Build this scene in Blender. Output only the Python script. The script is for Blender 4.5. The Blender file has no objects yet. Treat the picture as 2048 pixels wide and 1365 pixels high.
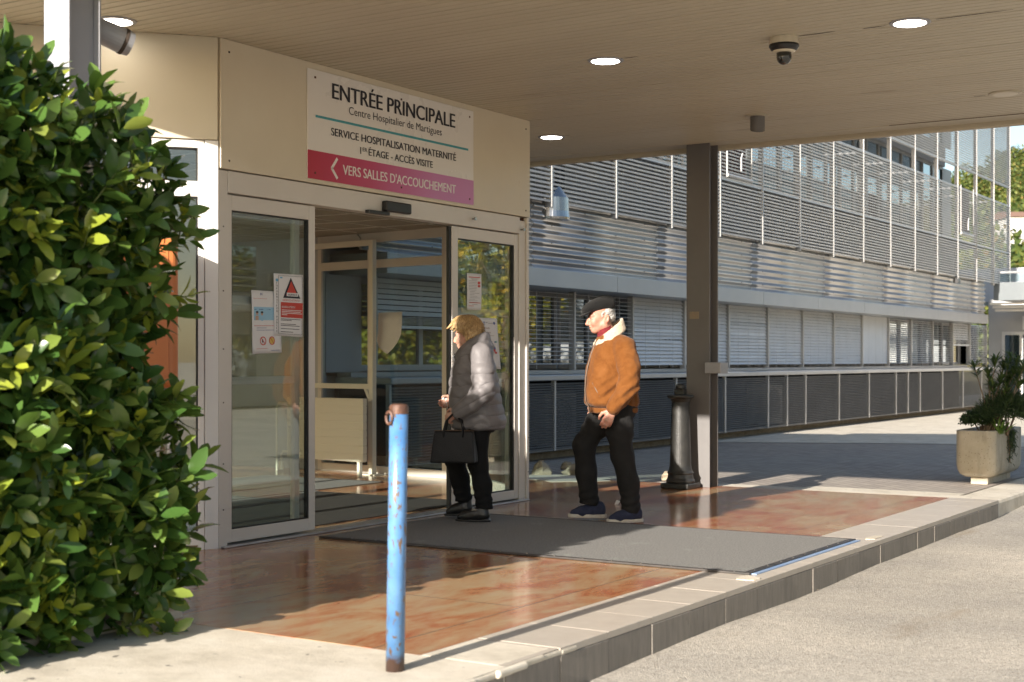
import bpy, math, random
import numpy as np
from mathutils import Vector, Matrix
R_ = math.radians
random.seed(7)
RNG = np.random.default_rng(11)
SC = bpy.context.scene
COL = SC.collection

# ------------------------------------------------------------------ camera, world, sun, exposure
TH = R_(32.4)
CAM = Vector((0.0, 0.0, 1.23))
RIGHT = Vector((math.cos(TH), math.sin(TH), 0)); FWD = Vector((-math.sin(TH), math.cos(TH), 0))
FPX = 2844.0
cd = bpy.data.cameras.new('camera'); cam = bpy.data.objects.new('camera', cd); COL.objects.link(cam)
cam.location = CAM; cam.rotation_euler = (R_(90), 0, TH)
cd.lens = 50.0; cd.sensor_width = 36.0; cd.shift_y = 37.5 / 2048
cd.clip_end = 3000; cd.clip_start = 0.05
cd.dof.use_dof = True; cd.dof.focus_distance = 11.2; cd.dof.aperture_fstop = 3.2
SC.camera = cam
SUN_EL, SUN_AZ = R_(18.5), R_(0.6)          # light runs along +y, a hair towards -x
w = bpy.data.worlds.new('World'); SC.world = w; w.use_nodes = True
nt = w.node_tree; nt.nodes.clear()
sky = nt.nodes.new('ShaderNodeTexSky'); sky.sky_type = 'NISHITA'; sky.sun_disc = False
sky.sun_elevation = SUN_EL; sky.sun_rotation = R_(180)
sky.air_density = 1.0; sky.dust_density = 1.2; sky.ozone_density = 1.0
bg = nt.nodes.new('ShaderNodeBackground'); bg.inputs[1].default_value = 0.092
wo = nt.nodes.new('ShaderNodeOutputWorld')
nt.links.new(sky.outputs[0], bg.inputs[0]); nt.links.new(bg.outputs[0], wo.inputs[0])
sl = bpy.data.lights.new('sun', 'SUN'); sl.energy = 5.0; sl.angle = R_(0.5); sl.color = (1.0, 0.92, 0.82)
so = bpy.data.objects.new('sun', sl); COL.objects.link(so)
so.rotation_euler = Vector((-math.sin(SUN_AZ) * math.cos(SUN_EL), math.cos(SUN_AZ) * math.cos(SUN_EL), -math.sin(SUN_EL))).to_track_quat('-Z', 'Y').to_euler()
so.location = (0, -20, 12)
vs = SC.view_settings; vs.view_transform = 'Standard'; vs.look = 'None'; vs.exposure = 1.28; vs.gamma = 1
SC.cycles.max_bounces = 8; SC.cycles.diffuse_bounces = 4; SC.cycles.glossy_bounces = 4
SC.cycles.transmission_bounces = 6; SC.cycles.transparent_max_bounces = 14
SC.cycles.caustics_reflective = False; SC.cycles.caustics_refractive = False
SC.cycles.sample_clamp_indirect = 6.0
SC.cycles.use_denoising = True

# ------------------------------------------------------------------ helpers
def ray(px, py):
    return FWD + RIGHT * ((px - 1024) / FPX) + Vector((0, 0, (720 - py) / FPX))
def at(px, py, x=None, y=None, z=None):
    """a direction of the photograph met with a real plane of the place"""
    d = ray(px, py)
    t = (x - CAM.x) / d.x if x is not None else (y - CAM.y) / d.y if y is not None else (z - CAM.z) / d.z
    return CAM + d * t
def at_wall(px, py, p0, dr):
    d = ray(px, py); n = Vector((dr[1], -dr[0], 0))
    t = (Vector((p0[0], p0[1], 0)) - CAM).dot(n) / d.dot(n)
    p = CAM + d * t
    return (p - Vector((p0[0], p0[1], 0))).dot(Vector((dr[0], dr[1], 0))), p.z

BASE = {}
def link(o, parent=None, base=None):
    COL.objects.link(o)
    if parent is not None:
        o.parent = parent; BASE[o.name] = BASE.get(parent.name, Vector((0, 0, 0)))
    else:
        BASE[o.name] = Vector(base) if base is not None else Vector((0, 0, 0))
    return o
def tag(o, label=None, cat=None, group=None, kind=None):
    if label: o['label'] = label
    if cat: o['category'] = cat
    if group: o['group'] = group
    if kind: o['kind'] = kind
    return o
def thing(name, label, cat, loc=(0, 0, 0), group=None, local=False, rz=0):
    o = bpy.data.objects.new(name, None); o.empty_display_size = 0.1
    link(o, None, (0, 0, 0) if local else loc); o.location = loc; o.rotation_euler.z = rz
    return tag(o, label, cat, group)
def children(o): return [c for c in bpy.data.objects if c.parent == o]
def copy_tree(o, parent=None):
    c = o.copy(); COL.objects.link(c); BASE[c.name] = BASE.get(o.name, Vector((0, 0, 0)))
    if parent is not None: c.parent = parent
    for ch in children(o): copy_tree(ch, c)
    return c

def mesh_obj(name, V, F, mat=None, parent=None, smooth=False, bevel=0, base=None, seg=2):
    V = np.asarray(V, dtype=np.float64).reshape(-1, 3)
    b = BASE.get(parent.name) if parent is not None else (Vector(base) if base is not None else None)
    if b is not None and b.length > 0: V = V - np.array(b)
    me = bpy.data.meshes.new(name); me.from_pydata(V.tolist() if len(V) < 200000 else V, [], F); me.update()
    if smooth: me.polygons.foreach_set('use_smooth', [True] * len(me.polygons))
    o = bpy.data.objects.new(name, me); link(o, parent, base)
    if parent is None and base is not None: o.location = base
    if mat is not None: me.materials.append(mat)
    if bevel:
        m = o.modifiers.new('bevel', 'BEVEL'); m.width = bevel; m.segments = seg; m.limit_method = 'ANGLE'; m.angle_limit = R_(40)
        m.harden_normals = False
    return o

def mesh_np(name, V, Q, mat, parent=None, smooth=True, base=None, mids=None, attr=None):
    """numpy verts and quads straight into a mesh"""
    V = np.ascontiguousarray(V, dtype=np.float32); Q = np.ascontiguousarray(Q, dtype=np.int32)
    b = BASE.get(parent.name) if parent is not None else (Vector(base) if base is not None else None)
    if b is not None and b.length > 0: V = V - np.array(b, dtype=np.float32)
    me = bpy.data.meshes.new(name); k = Q.shape[1]
    me.vertices.add(len(V)); me.vertices.foreach_set('co', V.ravel())
    me.loops.add(Q.size); me.loops.foreach_set('vertex_index', Q.ravel())
    me.polygons.add(len(Q)); me.polygons.foreach_set('loop_start', np.arange(0, Q.size, k, dtype=np.int32))
    if smooth: me.polygons.foreach_set('use_smooth', np.ones(len(Q), dtype=bool))
    if attr is not None:
        a = me.attributes.new('tint', 'FLOAT', 'POINT'); a.data.foreach_set('value', np.asarray(attr, dtype=np.float32))
    me.update(calc_edges=True); me.validate()
    o = bpy.data.objects.new(name, me); link(o, parent, base)
    if parent is None and base is not None: o.location = base
    for m in (mat if isinstance(mat, list) else [mat]): me.materials.append(m)
    return o

class MB:
    def __init__(s): s.v = []; s.f = []
    def poly(s, pts, faces):
        n = len(s.v); s.v += [tuple(p) for p in pts]; s.f += [tuple(i + n for i in f) for f in faces]; return s
    def box(s, x0, x1, y0, y1, z0, z1):
        return s.poly([(x0, y0, z0), (x1, y0, z0), (x1, y1, z0), (x0, y1, z0), (x0, y0, z1), (x1, y0, z1), (x1, y1, z1), (x0, y1, z1)],
                      [(0, 3, 2, 1), (4, 5, 6, 7), (0, 1, 5, 4), (1, 2, 6, 5), (2, 3, 7, 6), (3, 0, 4, 7)])
    def obox(s, c, a, b, d):
        c, a, b, d = Vector(c), Vector(a), Vector(b), Vector(d)
        P = [c - a - b - d, c + a - b - d, c + a + b - d, c - a + b - d, c - a - b + d, c + a - b + d, c + a + b + d, c - a + b + d]
        return s.poly(P, [(0, 3, 2, 1), (4, 5, 6, 7), (0, 1, 5, 4), (1, 2, 6, 5), (2, 3, 7, 6), (3, 0, 4, 7)])
    def wbox(s, p0, dr, s0, s1, n0, n1, z0, z1):
        """box in wall coordinates: along dr from p0, out along the normal (right of dr)"""
        u = Vector((dr[0], dr[1], 0)); n = Vector((dr[1], -dr[0], 0)); p = Vector((p0[0], p0[1], 0))
        c = p + u * (s0 + s1) / 2 + n * (n0 + n1) / 2 + Vector((0, 0, (z0 + z1) / 2))
        return s.obox(c, u * (s1 - s0) / 2, n * (n1 - n0) / 2, Vector((0, 0, (z1 - z0) / 2)))
    def tube(s, pts, r, n=8, cap=True):
        pts = [Vector(p) for p in pts]; rs = r if isinstance(r, (list, tuple)) else [r] * len(pts); rings = []
        up = Vector((0, 0, 1))
        for i, p in enumerate(pts):
            t = (pts[min(i + 1, len(pts) - 1)] - pts[max(i - 1, 0)]).normalized()
            a = t.cross(up) if abs(t.dot(up)) < .95 else t.cross(Vector((1, 0, 0)))
            a.normalize(); b = t.cross(a)
            rings.append([p + (a * math.cos(2 * math.pi * k / n) + b * math.sin(2 * math.pi * k / n)) * rs[i] for k in range(n)])
        P = [q for rg in rings for q in rg]; F = []
        for i in range(len(pts) - 1):
            for k in range(n):
                F.append((i * n + k, i * n + (k + 1) % n, (i + 1) * n + (k + 1) % n, (i + 1) * n + k))
        if cap: F += [tuple(range(n - 1, -1, -1)), tuple((len(pts) - 1) * n + k for k in range(n))]
        return s.poly(P, F)
    def lathe(s, prof, c, n=32, axis='z'):
        P = []
        for r, z in prof:
            for k in range(n):
                a = 2 * math.pi * k / n
                P.append((c[0] + r * math.cos(a), c[1] + r * math.sin(a), c[2] + z))
        F = []
        for i in range(len(prof) - 1):
            for k in range(n):
                F.append((i * n + k, i * n + (k + 1) % n, (i + 1) * n + (k + 1) % n, (i + 1) * n + k))
        F += [tuple(range(n - 1, -1, -1)), tuple((len(prof) - 1) * n + k for k in range(n))]
        return s.poly(P, F)
    def prism(s, poly, z0, z1):
        n = len(poly)
        P = [(x, y, z0) for x, y in poly] + [(x, y, z1) for x, y in poly]
        F = [tuple(range(n - 1, -1, -1)), tuple(range(n, 2 * n))] + [(i, (i + 1) % n, n + (i + 1) % n, n + i) for i in range(n)]
        return s.poly(P, F)
    def build(s, name, mat=None, parent=None, smooth=False, bevel=0, base=None, seg=2):
        return mesh_obj(name, s.v, s.f, mat, parent, smooth, bevel, base, seg)

# ------------------------------------------------------------------ materials
def srgb(r, g, b):
    f = lambda c: ((c / 255 + .055) / 1.055) ** 2.4 if c > 10 else c / 255 / 12.92
    return (f(r), f(g), f(b), 1)
class NT:
    def __init__(s, name):
        s.m = bpy.data.materials.new(name); s.m.use_nodes = True; s.t = s.m.node_tree; s.t.nodes.clear()
        s.out = s.n('ShaderNodeOutputMaterial')
    def n(s, typ, **kw):
        nd = s.t.nodes.new(typ)
        for k, v in kw.items():
            if k.startswith('i_'):
                key = k[2:]; key = int(key) if key.isdigit() else key.replace('_', ' ')
                if hasattr(v, 'is_output') or isinstance(v, bpy.types.NodeSocket): s.t.links.new(v, nd.inputs[key])
                else: nd.inputs[key].default_value = v
            else: setattr(nd, k, v)
        return nd
    def l(s, a, b): s.t.links.new(a, b)
    def coord(s, scale=(1, 1, 1), kind='Object', rot=(0, 0, 0)):
        tc = s.n('ShaderNodeTexCoord'); mp = s.n('ShaderNodeMapping'); s.l(tc.outputs[kind], mp.inputs[0])
        mp.inputs['Scale'].default_value = scale; mp.inputs['Rotation'].default_value = rot
        return mp.outputs[0]
    def noise(s, co, scale, detail=4, rough=.55, dist=0):
        nd = s.n('ShaderNodeTexNoise'); s.l(co, nd.inputs['Vector'])
        nd.inputs['Scale'].default_value = scale; nd.inputs['Detail'].default_value = detail
        nd.inputs['Roughness'].default_value = rough; nd.inputs['Distortion'].default_value = dist
        return nd.outputs['Fac']
    def ramp(s, fac, stops):
        r = s.n('ShaderNodeValToRGB'); s.l(fac, r.inputs[0]); e = r.color_ramp.elements
        while len(e) < len(stops): e.new(.5)
        for i, (p, c) in enumerate(stops):
            e[i].position = p; e[i].color = c if len(c) == 4 else (*c, 1)
        return r.outputs[0]
    def mix(s, fac, a, b, mode='MIX'):
        m = s.n('ShaderNodeMix', data_type='RGBA', blend_type=mode)
        for sock, v in ((m.inputs[0], fac), (m.inputs[6], a), (m.inputs[7], b)):
            if isinstance(v, bpy.types.NodeSocket): s.l(v, sock)
            else: sock.default_value = v
        return m.outputs[2]
    def math(s, op, a, b=0):
        m = s.n('ShaderNodeMath', operation=op)
        for sock, v in ((m.inputs[0], a), (m.inputs[1], b)):
            if isinstance(v, bpy.types.NodeSocket): s.l(v, sock)
            else: sock.default_value = v
        return m.outputs[0]
    def bump(s, h, strength=.3, dist=.01, normal=None):
        b = s.n('ShaderNodeBump'); s.l(h, b.inputs['Height']); b.inputs['Strength'].default_value = strength; b.inputs['Distance'].default_value = dist
        if normal is not None: s.l(normal, b.inputs['Normal'])
        return b.outputs[0]
    def bsdf(s, col, rough=.5, metal=0, spec=.5, normal=None, **kw):
        b = s.n('ShaderNodeBsdfPrincipled')
        for key, v in (('Base Color', col), ('Roughness', rough), ('Metallic', metal), ('Specular IOR Level', spec)):
            if isinstance(v, bpy.types.NodeSocket): s.l(v, b.inputs[key])
            else: b.inputs[key].default_value = v
        for k, v in kw.items(): b.inputs[k.replace('_', ' ')].default_value = v
        if normal is not None: s.l(normal, b.inputs['Normal'])
        s.l(b.outputs[0], s.out.inputs[0]); return b

def c4(c): return (*c, 1) if len(c) == 3 else c
def M(name, col, rough=.5, metal=0, col2=None, scale=6, lo=.35, hi=.7, bump=0, bscale=60, spec=.5, stretch=(1, 1, 1), dirt=None, **kw):
    """plain surface with two-scale mottling and a fine bump"""
    t = NT(name); co = t.coord(stretch)
    c = c4(col)
    if col2 is not None:
        c = t.ramp(t.noise(co, scale, 6, .6), [(lo, c4(col)), (hi, c4(col2))])
    if dirt is not None:
        d = t.ramp(t.noise(co, dirt[1], 5, .7), [(dirt[2], (0, 0, 0)), (dirt[2] + .12, (1, 1, 1))])
        c = t.mix(d, c, c4(dirt[0]))
    rr = t.n('ShaderNodeMapRange', i_0=t.noise(co, scale * 1.7, 3)); rr.inputs[3].default_value = max(.02, rough - .08); rr.inputs[4].default_value = rough + .1
    nrm = t.bump(t.noise(co, bscale, 3), bump) if bump else None
    t.bsdf(c, rr.outputs[0], metal, spec, nrm, **kw)
    return t.m
def glass(name, tint=(.9, .95, .95), refl=.06, rough=.0, ior=1.5):
    t = NT(name)
    tr = t.n('ShaderNodeBsdfTransparent', i_0=c4(tint)); gl = t.n('ShaderNodeBsdfGlossy', i_0=(1, 1, 1, 1)); gl.inputs['Roughness'].default_value = rough
    g = t.n('ShaderNodeNewGeometry'); dp = t.n('ShaderNodeVectorMath', operation='DOT_PRODUCT'); t.l(g.outputs['Normal'], dp.inputs[0]); t.l(g.outputs['Incoming'], dp.inputs[1])
    sch = t.math('POWER', t.math('SUBTRACT', 1.0, t.math('ABSOLUTE', dp.outputs['Value'])), 5.0)
    f = t.math('ADD', t.math('MULTIPLY', sch, .9), .045 + refl)
    f = t.math('MINIMUM', f, 1.0)
    mx = t.n('ShaderNodeMixShader'); t.l(f, mx.inputs[0]); t.l(tr.outputs[0], mx.inputs[1]); t.l(gl.outputs[0], mx.inputs[2])
    t.l(mx.outputs[0], t.out.inputs[0]); return t.m
def emit(name, col, st):
    t = NT(name); e = t.n('ShaderNodeEmission', i_0=c4(col)); e.inputs[1].default_value = st; t.l(e.outputs[0], t.out.inputs[0]); return t.m
def leaf_mat(name, stops, rough=.35, transl=.25, tcol=(.12, .22, .03)):
    t = NT(name); g = t.n('ShaderNodeNewGeometry')
    c = t.ramp(g.outputs['Random Per Island'], stops)
    at_ = t.n('ShaderNodeAttribute', attribute_name='tint')
    c = t.mix(at_.outputs['Fac'], c, (.30, .34, .035, 1))
    co = t.coord(); nrm = t.bump(t.noise(co, 40, 2), .15, .004)
    b = t.bsdf(c, rough, 0, .45, nrm)
    tl = t.n('ShaderNodeBsdfTranslucent'); tm = t.mix(.6, c, c4(tcol)); t.l(tm, tl.inputs[0])
    mx = t.n('ShaderNodeMixShader'); mx.inputs[0].default_value = transl
    t.l(b.outputs[0], mx.inputs[1]); t.l(tl.outputs[0], mx.inputs[2]); t.l(mx.outputs[0], t.out.inputs[0]); return t.m

# ------------------------------------------------------------------ leaves
LT = [(0, .10), (.2, .66), (.5, 1.0), (.8, .80), (1, .14)]
def leaves(pos, dirs, nrms, length, width, droop=.25, fold=.18, simple=False):
    pos, dirs, nrms = (np.asarray(a, dtype=np.float64) for a in (pos, dirs, nrms))
    N = len(pos); length = np.broadcast_to(length, N); width = np.broadcast_to(width, N)
    L = dirs / np.linalg.norm(dirs, axis=1)[:, None]
    S = np.cross(nrms, L); S /= (np.linalg.norm(S, axis=1)[:, None] + 1e-9); Nn = np.cross(L, S)
    rows = [(0, .3), (.5, 1), (1, .1)] if simple else LT
    cols = (-1, 1) if simple else (-1, 0, 1)
    P = []
    for t, wd in rows:
        for cidx in cols:
            P.append(pos + L * (length * t)[:, None] + S * (width * .5 * wd * cidx)[:, None]
                     + Nn * (-(droop * length) * t * t + (0 if cidx == 0 else fold * width * wd))[:, None])
    K = len(P); V = np.stack(P, 1).reshape(-1, 3); nc = len(cols); q = []
    for i in range(len(rows) - 1):
        for j in range(nc - 1):
            q.append((i * nc + j, i * nc + j + 1, (i + 1) * nc + j + 1, (i + 1) * nc + j))
    q = np.array(q); Q = (np.arange(N)[:, None, None] * K + q[None]).reshape(-1, 4)
    return V, Q, K
def unit(a): return a / (np.linalg.norm(a, axis=-1, keepdims=True) + 1e-9)

# ------------------------------------------------------------------ lettering
_capE = None
def text2d(body, bold=0.0):
    cu = bpy.data.curves.new('t', 'FONT'); cu.body = body; cu.size = 1; cu.offset = bold; cu.resolution_u = 4
    o = bpy.data.objects.new('t', cu); COL.objects.link(o)
    dg = bpy.context.evaluated_depsgraph_get(); me = bpy.data.meshes.new_from_object(o.evaluated_get(dg))
    V = [v.co.copy() for v in me.vertices]; F = [tuple(p.vertices) for p in me.polygons]
    bpy.data.objects.remove(o); bpy.data.curves.remove(cu); bpy.data.meshes.remove(me)
    return V, F
def capheight():
    global _capE
    if _capE is None:
        V, F = text2d('E'); _capE = max(v.y for v in V)
    return _capE
def put_text(mb, body, org, U, Vv, width, cap, bold=0.0):
    if bold > 0:      # heavier strokes: the same letters laid again a hair to the side
        U_ = Vector(U); n_ = U_.cross(Vector(Vv)); b_ = bold * cap * .75
        for k, q in enumerate((-1, 1)): put_text(mb, body, Vector(org) + U_ * b_ * q + n_ * (.0002 * (k + 1)), U, Vv, width, cap, 0)
    V, F = text2d(body, min(bold, 0))
    if not V: return
    x0 = min(v.x for v in V); x1 = max(v.x for v in V); sx = width / (x1 - x0); sy = cap / capheight()
    org, U, Vv = Vector(org), Vector(U), Vector(Vv)
    mb.poly([org + U * ((v.x - x0) * sx) + Vv * (v.y * sy) for v in V], F)

# ------------------------------------------------------------------ signed-distance figures
class SDF:
    def __init__(s, lo, hi, h):
        s.lo = np.array(lo, float); s.h = h
        s.n = np.ceil((np.array(hi) - s.lo) / h).astype(int) + 1
        s.v = np.full(s.n, .12, np.float32)
        s.ax = [(s.lo[i] + h * np.arange(s.n[i])).astype(np.float32) for i in range(3)]
    def _sl(s, lo, hi, m=.07):
        i0 = np.clip(np.floor((np.array(lo) - m - s.lo) / s.h).astype(int), 0, s.n - 1)
        i1 = np.clip(np.ceil((np.array(hi) + m - s.lo) / s.h).astype(int) + 1, 1, s.n)
        sl = tuple(slice(a, b) for a, b in zip(i0, i1))
        X, Y, Z = np.meshgrid(*[s.ax[i][sl[i]] for i in range(3)], indexing='ij', sparse=True)
        return sl, X, Y, Z
    def _un(s, sl, d, k):
        a = s.v[sl]
        if k <= 0: s.v[sl] = np.minimum(a, d); return
        h = np.maximum(k - np.abs(a - d), 0) / k
        s.v[sl] = np.minimum(a, d) - h * h * k * .25
    def _cut(s, sl, d, k):
        a = s.v[sl]; d = -d; h = np.maximum(k - np.abs(a - d), 0) / max(k, 1e-6)
        s.v[sl] = np.maximum(a, d) + h * h * k * .25
    def cone(s, a, b, r1, r2, k=.02, cut=False):
        a = np.array(a, float); b = np.array(b, float); r = max(r1, r2)
        sl, X, Y, Z = s._sl(np.minimum(a, b) - r, np.maximum(a, b) + r)
        ba = b - a; L = max((ba ** 2).sum(), 1e-9)
        t = np.clip(((X - a[0]) * ba[0] + (Y - a[1]) * ba[1] + (Z - a[2]) * ba[2]) / L, 0, 1)
        d = np.sqrt((X - a[0] - t * ba[0]) ** 2 + (Y - a[1] - t * ba[1]) ** 2 + (Z - a[2] - t * ba[2]) ** 2) - (r1 + (r2 - r1) * t)
        (s._cut if cut else s._un)(sl, d.astype(np.float32), k); return s
    def chain(s, pts, rs, k=.02):
        for i in range(len(pts) - 1): s.cone(pts[i], pts[i + 1], rs[i], rs[i + 1], k)
        return s
    def ell(s, c, r, k=.02, pitch=0, yaw=0, cut=False):
        """ellipsoid; pitch > 0 dips its +x end, yaw turns +x towards +y"""
        R = max(r); sl, X, Y, Z = s._sl(np.array(c) - R, np.array(c) + R)
        x, y, z = X - c[0], Y - c[1], Z - c[2]
        if yaw: ca, sa = math.cos(yaw), math.sin(yaw); x, y = x * ca + y * sa, -x * sa + y * ca
        if pitch: ca, sa = math.cos(pitch), math.sin(pitch); x, z = x * ca - z * sa, x * sa + z * ca
        k0 = np.sqrt((x / r[0]) ** 2 + (y / r[1]) ** 2 + (z / r[2]) ** 2)
        k1 = np.sqrt((x / r[0] ** 2) ** 2 + (y / r[1] ** 2) ** 2 + (z / r[2] ** 2) ** 2)
        d = k0 * (k0 - 1) / np.maximum(k1, 1e-4)
        (s._cut if cut else s._un)(sl, d.astype(np.float32), k); return s
    def loft(s, secs, k=.02, p=2.4, cap=.02):
        """secs: (z, x_back, x_front, half width)"""
        zs = np.array([q[0] for q in secs]); cx = np.array([(q[1] + q[2]) / 2 for q in secs]); rx = np.array([(q[2] - q[1]) / 2 for q in secs]); ry = np.array([q[3] for q in secs])
        sl, X, Y, Z = s._sl((min(q[1] for q in secs), -ry.max(), zs.min()), (max(q[2] for q in secs), ry.max(), zs.max()))
        c = np.interp(Z, zs, cx); a = np.interp(Z, zs, rx); b = np.interp(Z, zs, ry)
        q = (np.abs((X - c) / a) ** p + np.abs(Y / b) ** p) ** (1 / p)
        d = (q - 1) * np.minimum(a, b)
        e = np.maximum(zs.min() - Z, Z - zs.max()) + cap
        d2 = np.minimum(np.maximum(d + cap, e), 0) + np.sqrt(np.maximum(d + cap, 0) ** 2 + np.maximum(e, 0) ** 2) - cap
        s._un(sl, d2.astype(np.float32), k); return s
    def below(s, z):
        s.v = np.maximum(s.v, (s.ax[2] - z)[None, None, :]); return s
    def above(s, z):
        s.v = np.maximum(s.v, (z - s.ax[2])[None, None, :]); return s
    def half(s, p, n):
        X, Y, Z = np.meshgrid(*s.ax, indexing='ij', sparse=True)
        n = np.array(n, float); n /= np.linalg.norm(n)
        s.v = np.maximum(s.v, ((X - p[0]) * n[0] + (Y - p[1]) * n[1] + (Z - p[2]) * n[2]).astype(np.float32)); return s
    def disp(s, fn):
        X, Y, Z = np.meshgrid(*s.ax, indexing='ij', sparse=True)
        s.v = s.v + fn(X, Y, Z).astype(np.float32); return s
    def build(s, name, mat, parent):
        v = s.v; v[0] = v[-1] = .1; v[:, 0] = v[:, -1] = .1; v[:, :, 0] = v[:, :, -1] = .1
        sg = v < 0
        c = np.zeros(np.array(v.shape) - 1, np.uint8)
        offs = [(i, j, k) for i in (0, 1) for j in (0, 1) for k in (0, 1)]
        nx, ny, nz = c.shape
        for o in offs: c += sg[o[0]:o[0] + nx, o[1]:o[1] + ny, o[2]:o[2] + nz]
        idx = np.argwhere((c > 0) & (c < 8)); ids = np.full(c.shape, -1, np.int32); ids[tuple(idx.T)] = np.arange(len(idx))
        acc = np.zeros((len(idx), 3)); cnt = np.zeros(len(idx))
        for a in offs:
            for b in offs:
                if sum(b) - sum(a) == 1 and all(y >= x for x, y in zip(a, b)):
                    va = v[tuple((idx + a).T)]; vb = v[tuple((idx + b).T)]; m = (va < 0) != (vb < 0)
                    t = np.where(m, va / np.where(m, va - vb, 1), 0)
                    acc[m] += (np.array(a) + (np.array(b) - np.array(a)) * t[:, None])[m]; cnt[m] += 1
        V = s.lo + s.h * (idx + acc / cnt[:, None]); Q = []
        for ax in range(3):
            u, w_ = (ax + 1) % 3, (ax + 2) % 3
            d0 = [slice(None)] * 3; d1 = [slice(None)] * 3; d0[ax] = slice(0, -1); d1[ax] = slice(1, None)
            df = np.argwhere(sg[tuple(d0)] != sg[tuple(d1)])
            df = df[(df[:, u] > 0) & (df[:, w_] > 0) & (df[:, u] < s.n[u] - 1) & (df[:, w_] < s.n[w_] - 1)]
            eu = np.zeros(3, int); eu[u] = 1; ew = np.zeros(3, int); ew[w_] = 1
            q = np.stack([ids[tuple((df - eu - ew).T)], ids[tuple((df - ew).T)], ids[tuple(df.T)], ids[tuple((df - eu).T)]], 1)
            fl = ~sg[tuple(df.T)]; q[fl] = q[fl][:, ::-1]; Q.append(q)
        Q = np.concatenate(Q); Q = Q[(Q >= 0).all(1)]
        return mesh_np(name, V, Q, mat, parent)
def wob(X, Y, Z, f, seed=0):
    a = seed * 1.7
    return (np.sin(X * f + 1.3 * np.sin(Y * f * .7 + a) + a) * np.sin(Y * f * 1.1 + 1.1 * np.sin(Z * f * .8 + 2 * a)) * np.sin(Z * f * .9 + 1.2 * np.sin(X * f * .6 + 3 * a) + a))
# ------------------------------------------------------------------ materials of the place
def terracotta():
    t = NT('polished_terracotta_marble')
    co = t.coord((1, 1, 1)); 
    br = t.n('ShaderNodeTexBrick'); t.l(t.coord((1, 1, 1), rot=(0, 0, R_(90))), br.inputs['Vector'])
    br.inputs['Scale'].default_value = 1.0; br.inputs['Brick Width'].default_value = 2.4; br.inputs['Row Height'].default_value = 1.25
    br.inputs['Mortar Size'].default_value = .005; br.inputs['Color1'].default_value = (0, 0, 0, 1); br.inputs['Color2'].default_value = (1, 1, 1, 1); br.inputs['Mortar'].default_value = (.5, .5, .5, 1)
    br.inputs['Bias'].default_value = 0
    st = t.coord((1.1, .45, 1)); off = t.mix(1.0, st, t.mix(1, br.outputs['Color'], (7, 3, 5, 1), 'MULTIPLY'), 'ADD')
    a = t.noise(off, 2.6, 8, .68, .7); b = t.noise(off, 9, 6, .7, .5)
    f = t.math('ADD', t.math('MULTIPLY', a, .72), t.math('MULTIPLY', b, .28))
    f = t.math('ADD', f, t.math('MULTIPLY', t.math('SUBTRACT', br.outputs['Color'], .5), .045))
    c = t.ramp(f, [(.34, (.46, .35, .21)), (.45, (.45, .29, .16)), (.53, (.42, .19, .09)), (.61, (.36, .095, .04)), (.72, (.47, .32, .18))])
    c = t.mix(t.math('MULTIPLY', br.outputs['Fac'], .85), c, (.16, .10, .07, 1))
    rn = t.n('ShaderNodeMapRange', i_0=t.noise(co, 3, 5)); rn.inputs[3].default_value = .08; rn.inputs[4].default_value = .24
    nrm = t.bump(t.noise(co, 1.6, 2), .05, .02)
    t.bsdf(c, rn.outputs[0], 0, .6, nrm); return t.m
def pavers():
    t = NT('grey_paving_blocks'); co = t.coord()
    br = t.n('ShaderNodeTexBrick'); t.l(t.coord(rot=(0, 0, R_(45))), br.inputs['Vector']); br.inputs['Scale'].default_value = 1
    br.inputs['Brick Width'].default_value = .22; br.inputs['Row Height'].default_value = .11; br.inputs['Mortar Size'].default_value = .006
    br.inputs['Color1'].default_value = (.30, .255, .22, 1); br.inputs['Color2'].default_value = (.40, .34, .285, 1); br.inputs['Mortar'].default_value = (.11, .10, .085, 1)
    c = t.mix(t.ramp(t.noise(co, .5, 6, .65), [(.4, (0, 0, 0)), (.65, (.55, .55, .55))]), br.outputs['Color'], (.34, .31, .26, 1))
    nrm = t.bump(br.outputs['Fac'], .4, -.006, t.bump(t.noise(co, 60, 3), .3, .004))
    t.bsdf(c, .85, 0, .3, nrm); return t.m
def aggregate():
    t = NT('worn_gravel_asphalt'); co = t.coord()
    v = t.n('ShaderNodeTexVoronoi'); t.l(co, v.inputs['Vector']); v.inputs['Scale'].default_value = 105
    c = t.ramp(v.outputs['Color'], [(.0, (.24, .22, .195)), (.3, (.37, .345, .305)), (.75, (.47, .44, .395)), (1, (.60, .565, .51))])
    v2 = t.n('ShaderNodeTexVoronoi'); t.l(co, v2.inputs['Vector']); v2.inputs['Scale'].default_value = 24
    dk = t.ramp(v2.outputs['Distance'], [(.07, (1, 1, 1)), (.16, (0, 0, 0))])
    c = t.mix(t.math('MULTIPLY', dk, .35), c, (.10, .09, .08, 1))
    big = t.ramp(t.noise(co, .55, 5, .6), [(.38, (.80, .79, .77)), (.62, (1.08, 1.05, 1.0))]); c = t.mix(1, c, big, 'MULTIPLY')
    st = t.ramp(t.noise(t.coord((1, .3, 1)), 2.2, 4, .6), [(.6, (0, 0, 0)), (.74, (.5, .5, .5))]); c = t.mix(st, c, (.22, .16, .09, 1))
    nrm = t.bump(v.outputs['Distance'], .55, .006, t.bump(t.noise(co, 9, 4), .3, .02))
    t.bsdf(c, .9, 0, .25, nrm); return t.m
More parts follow.
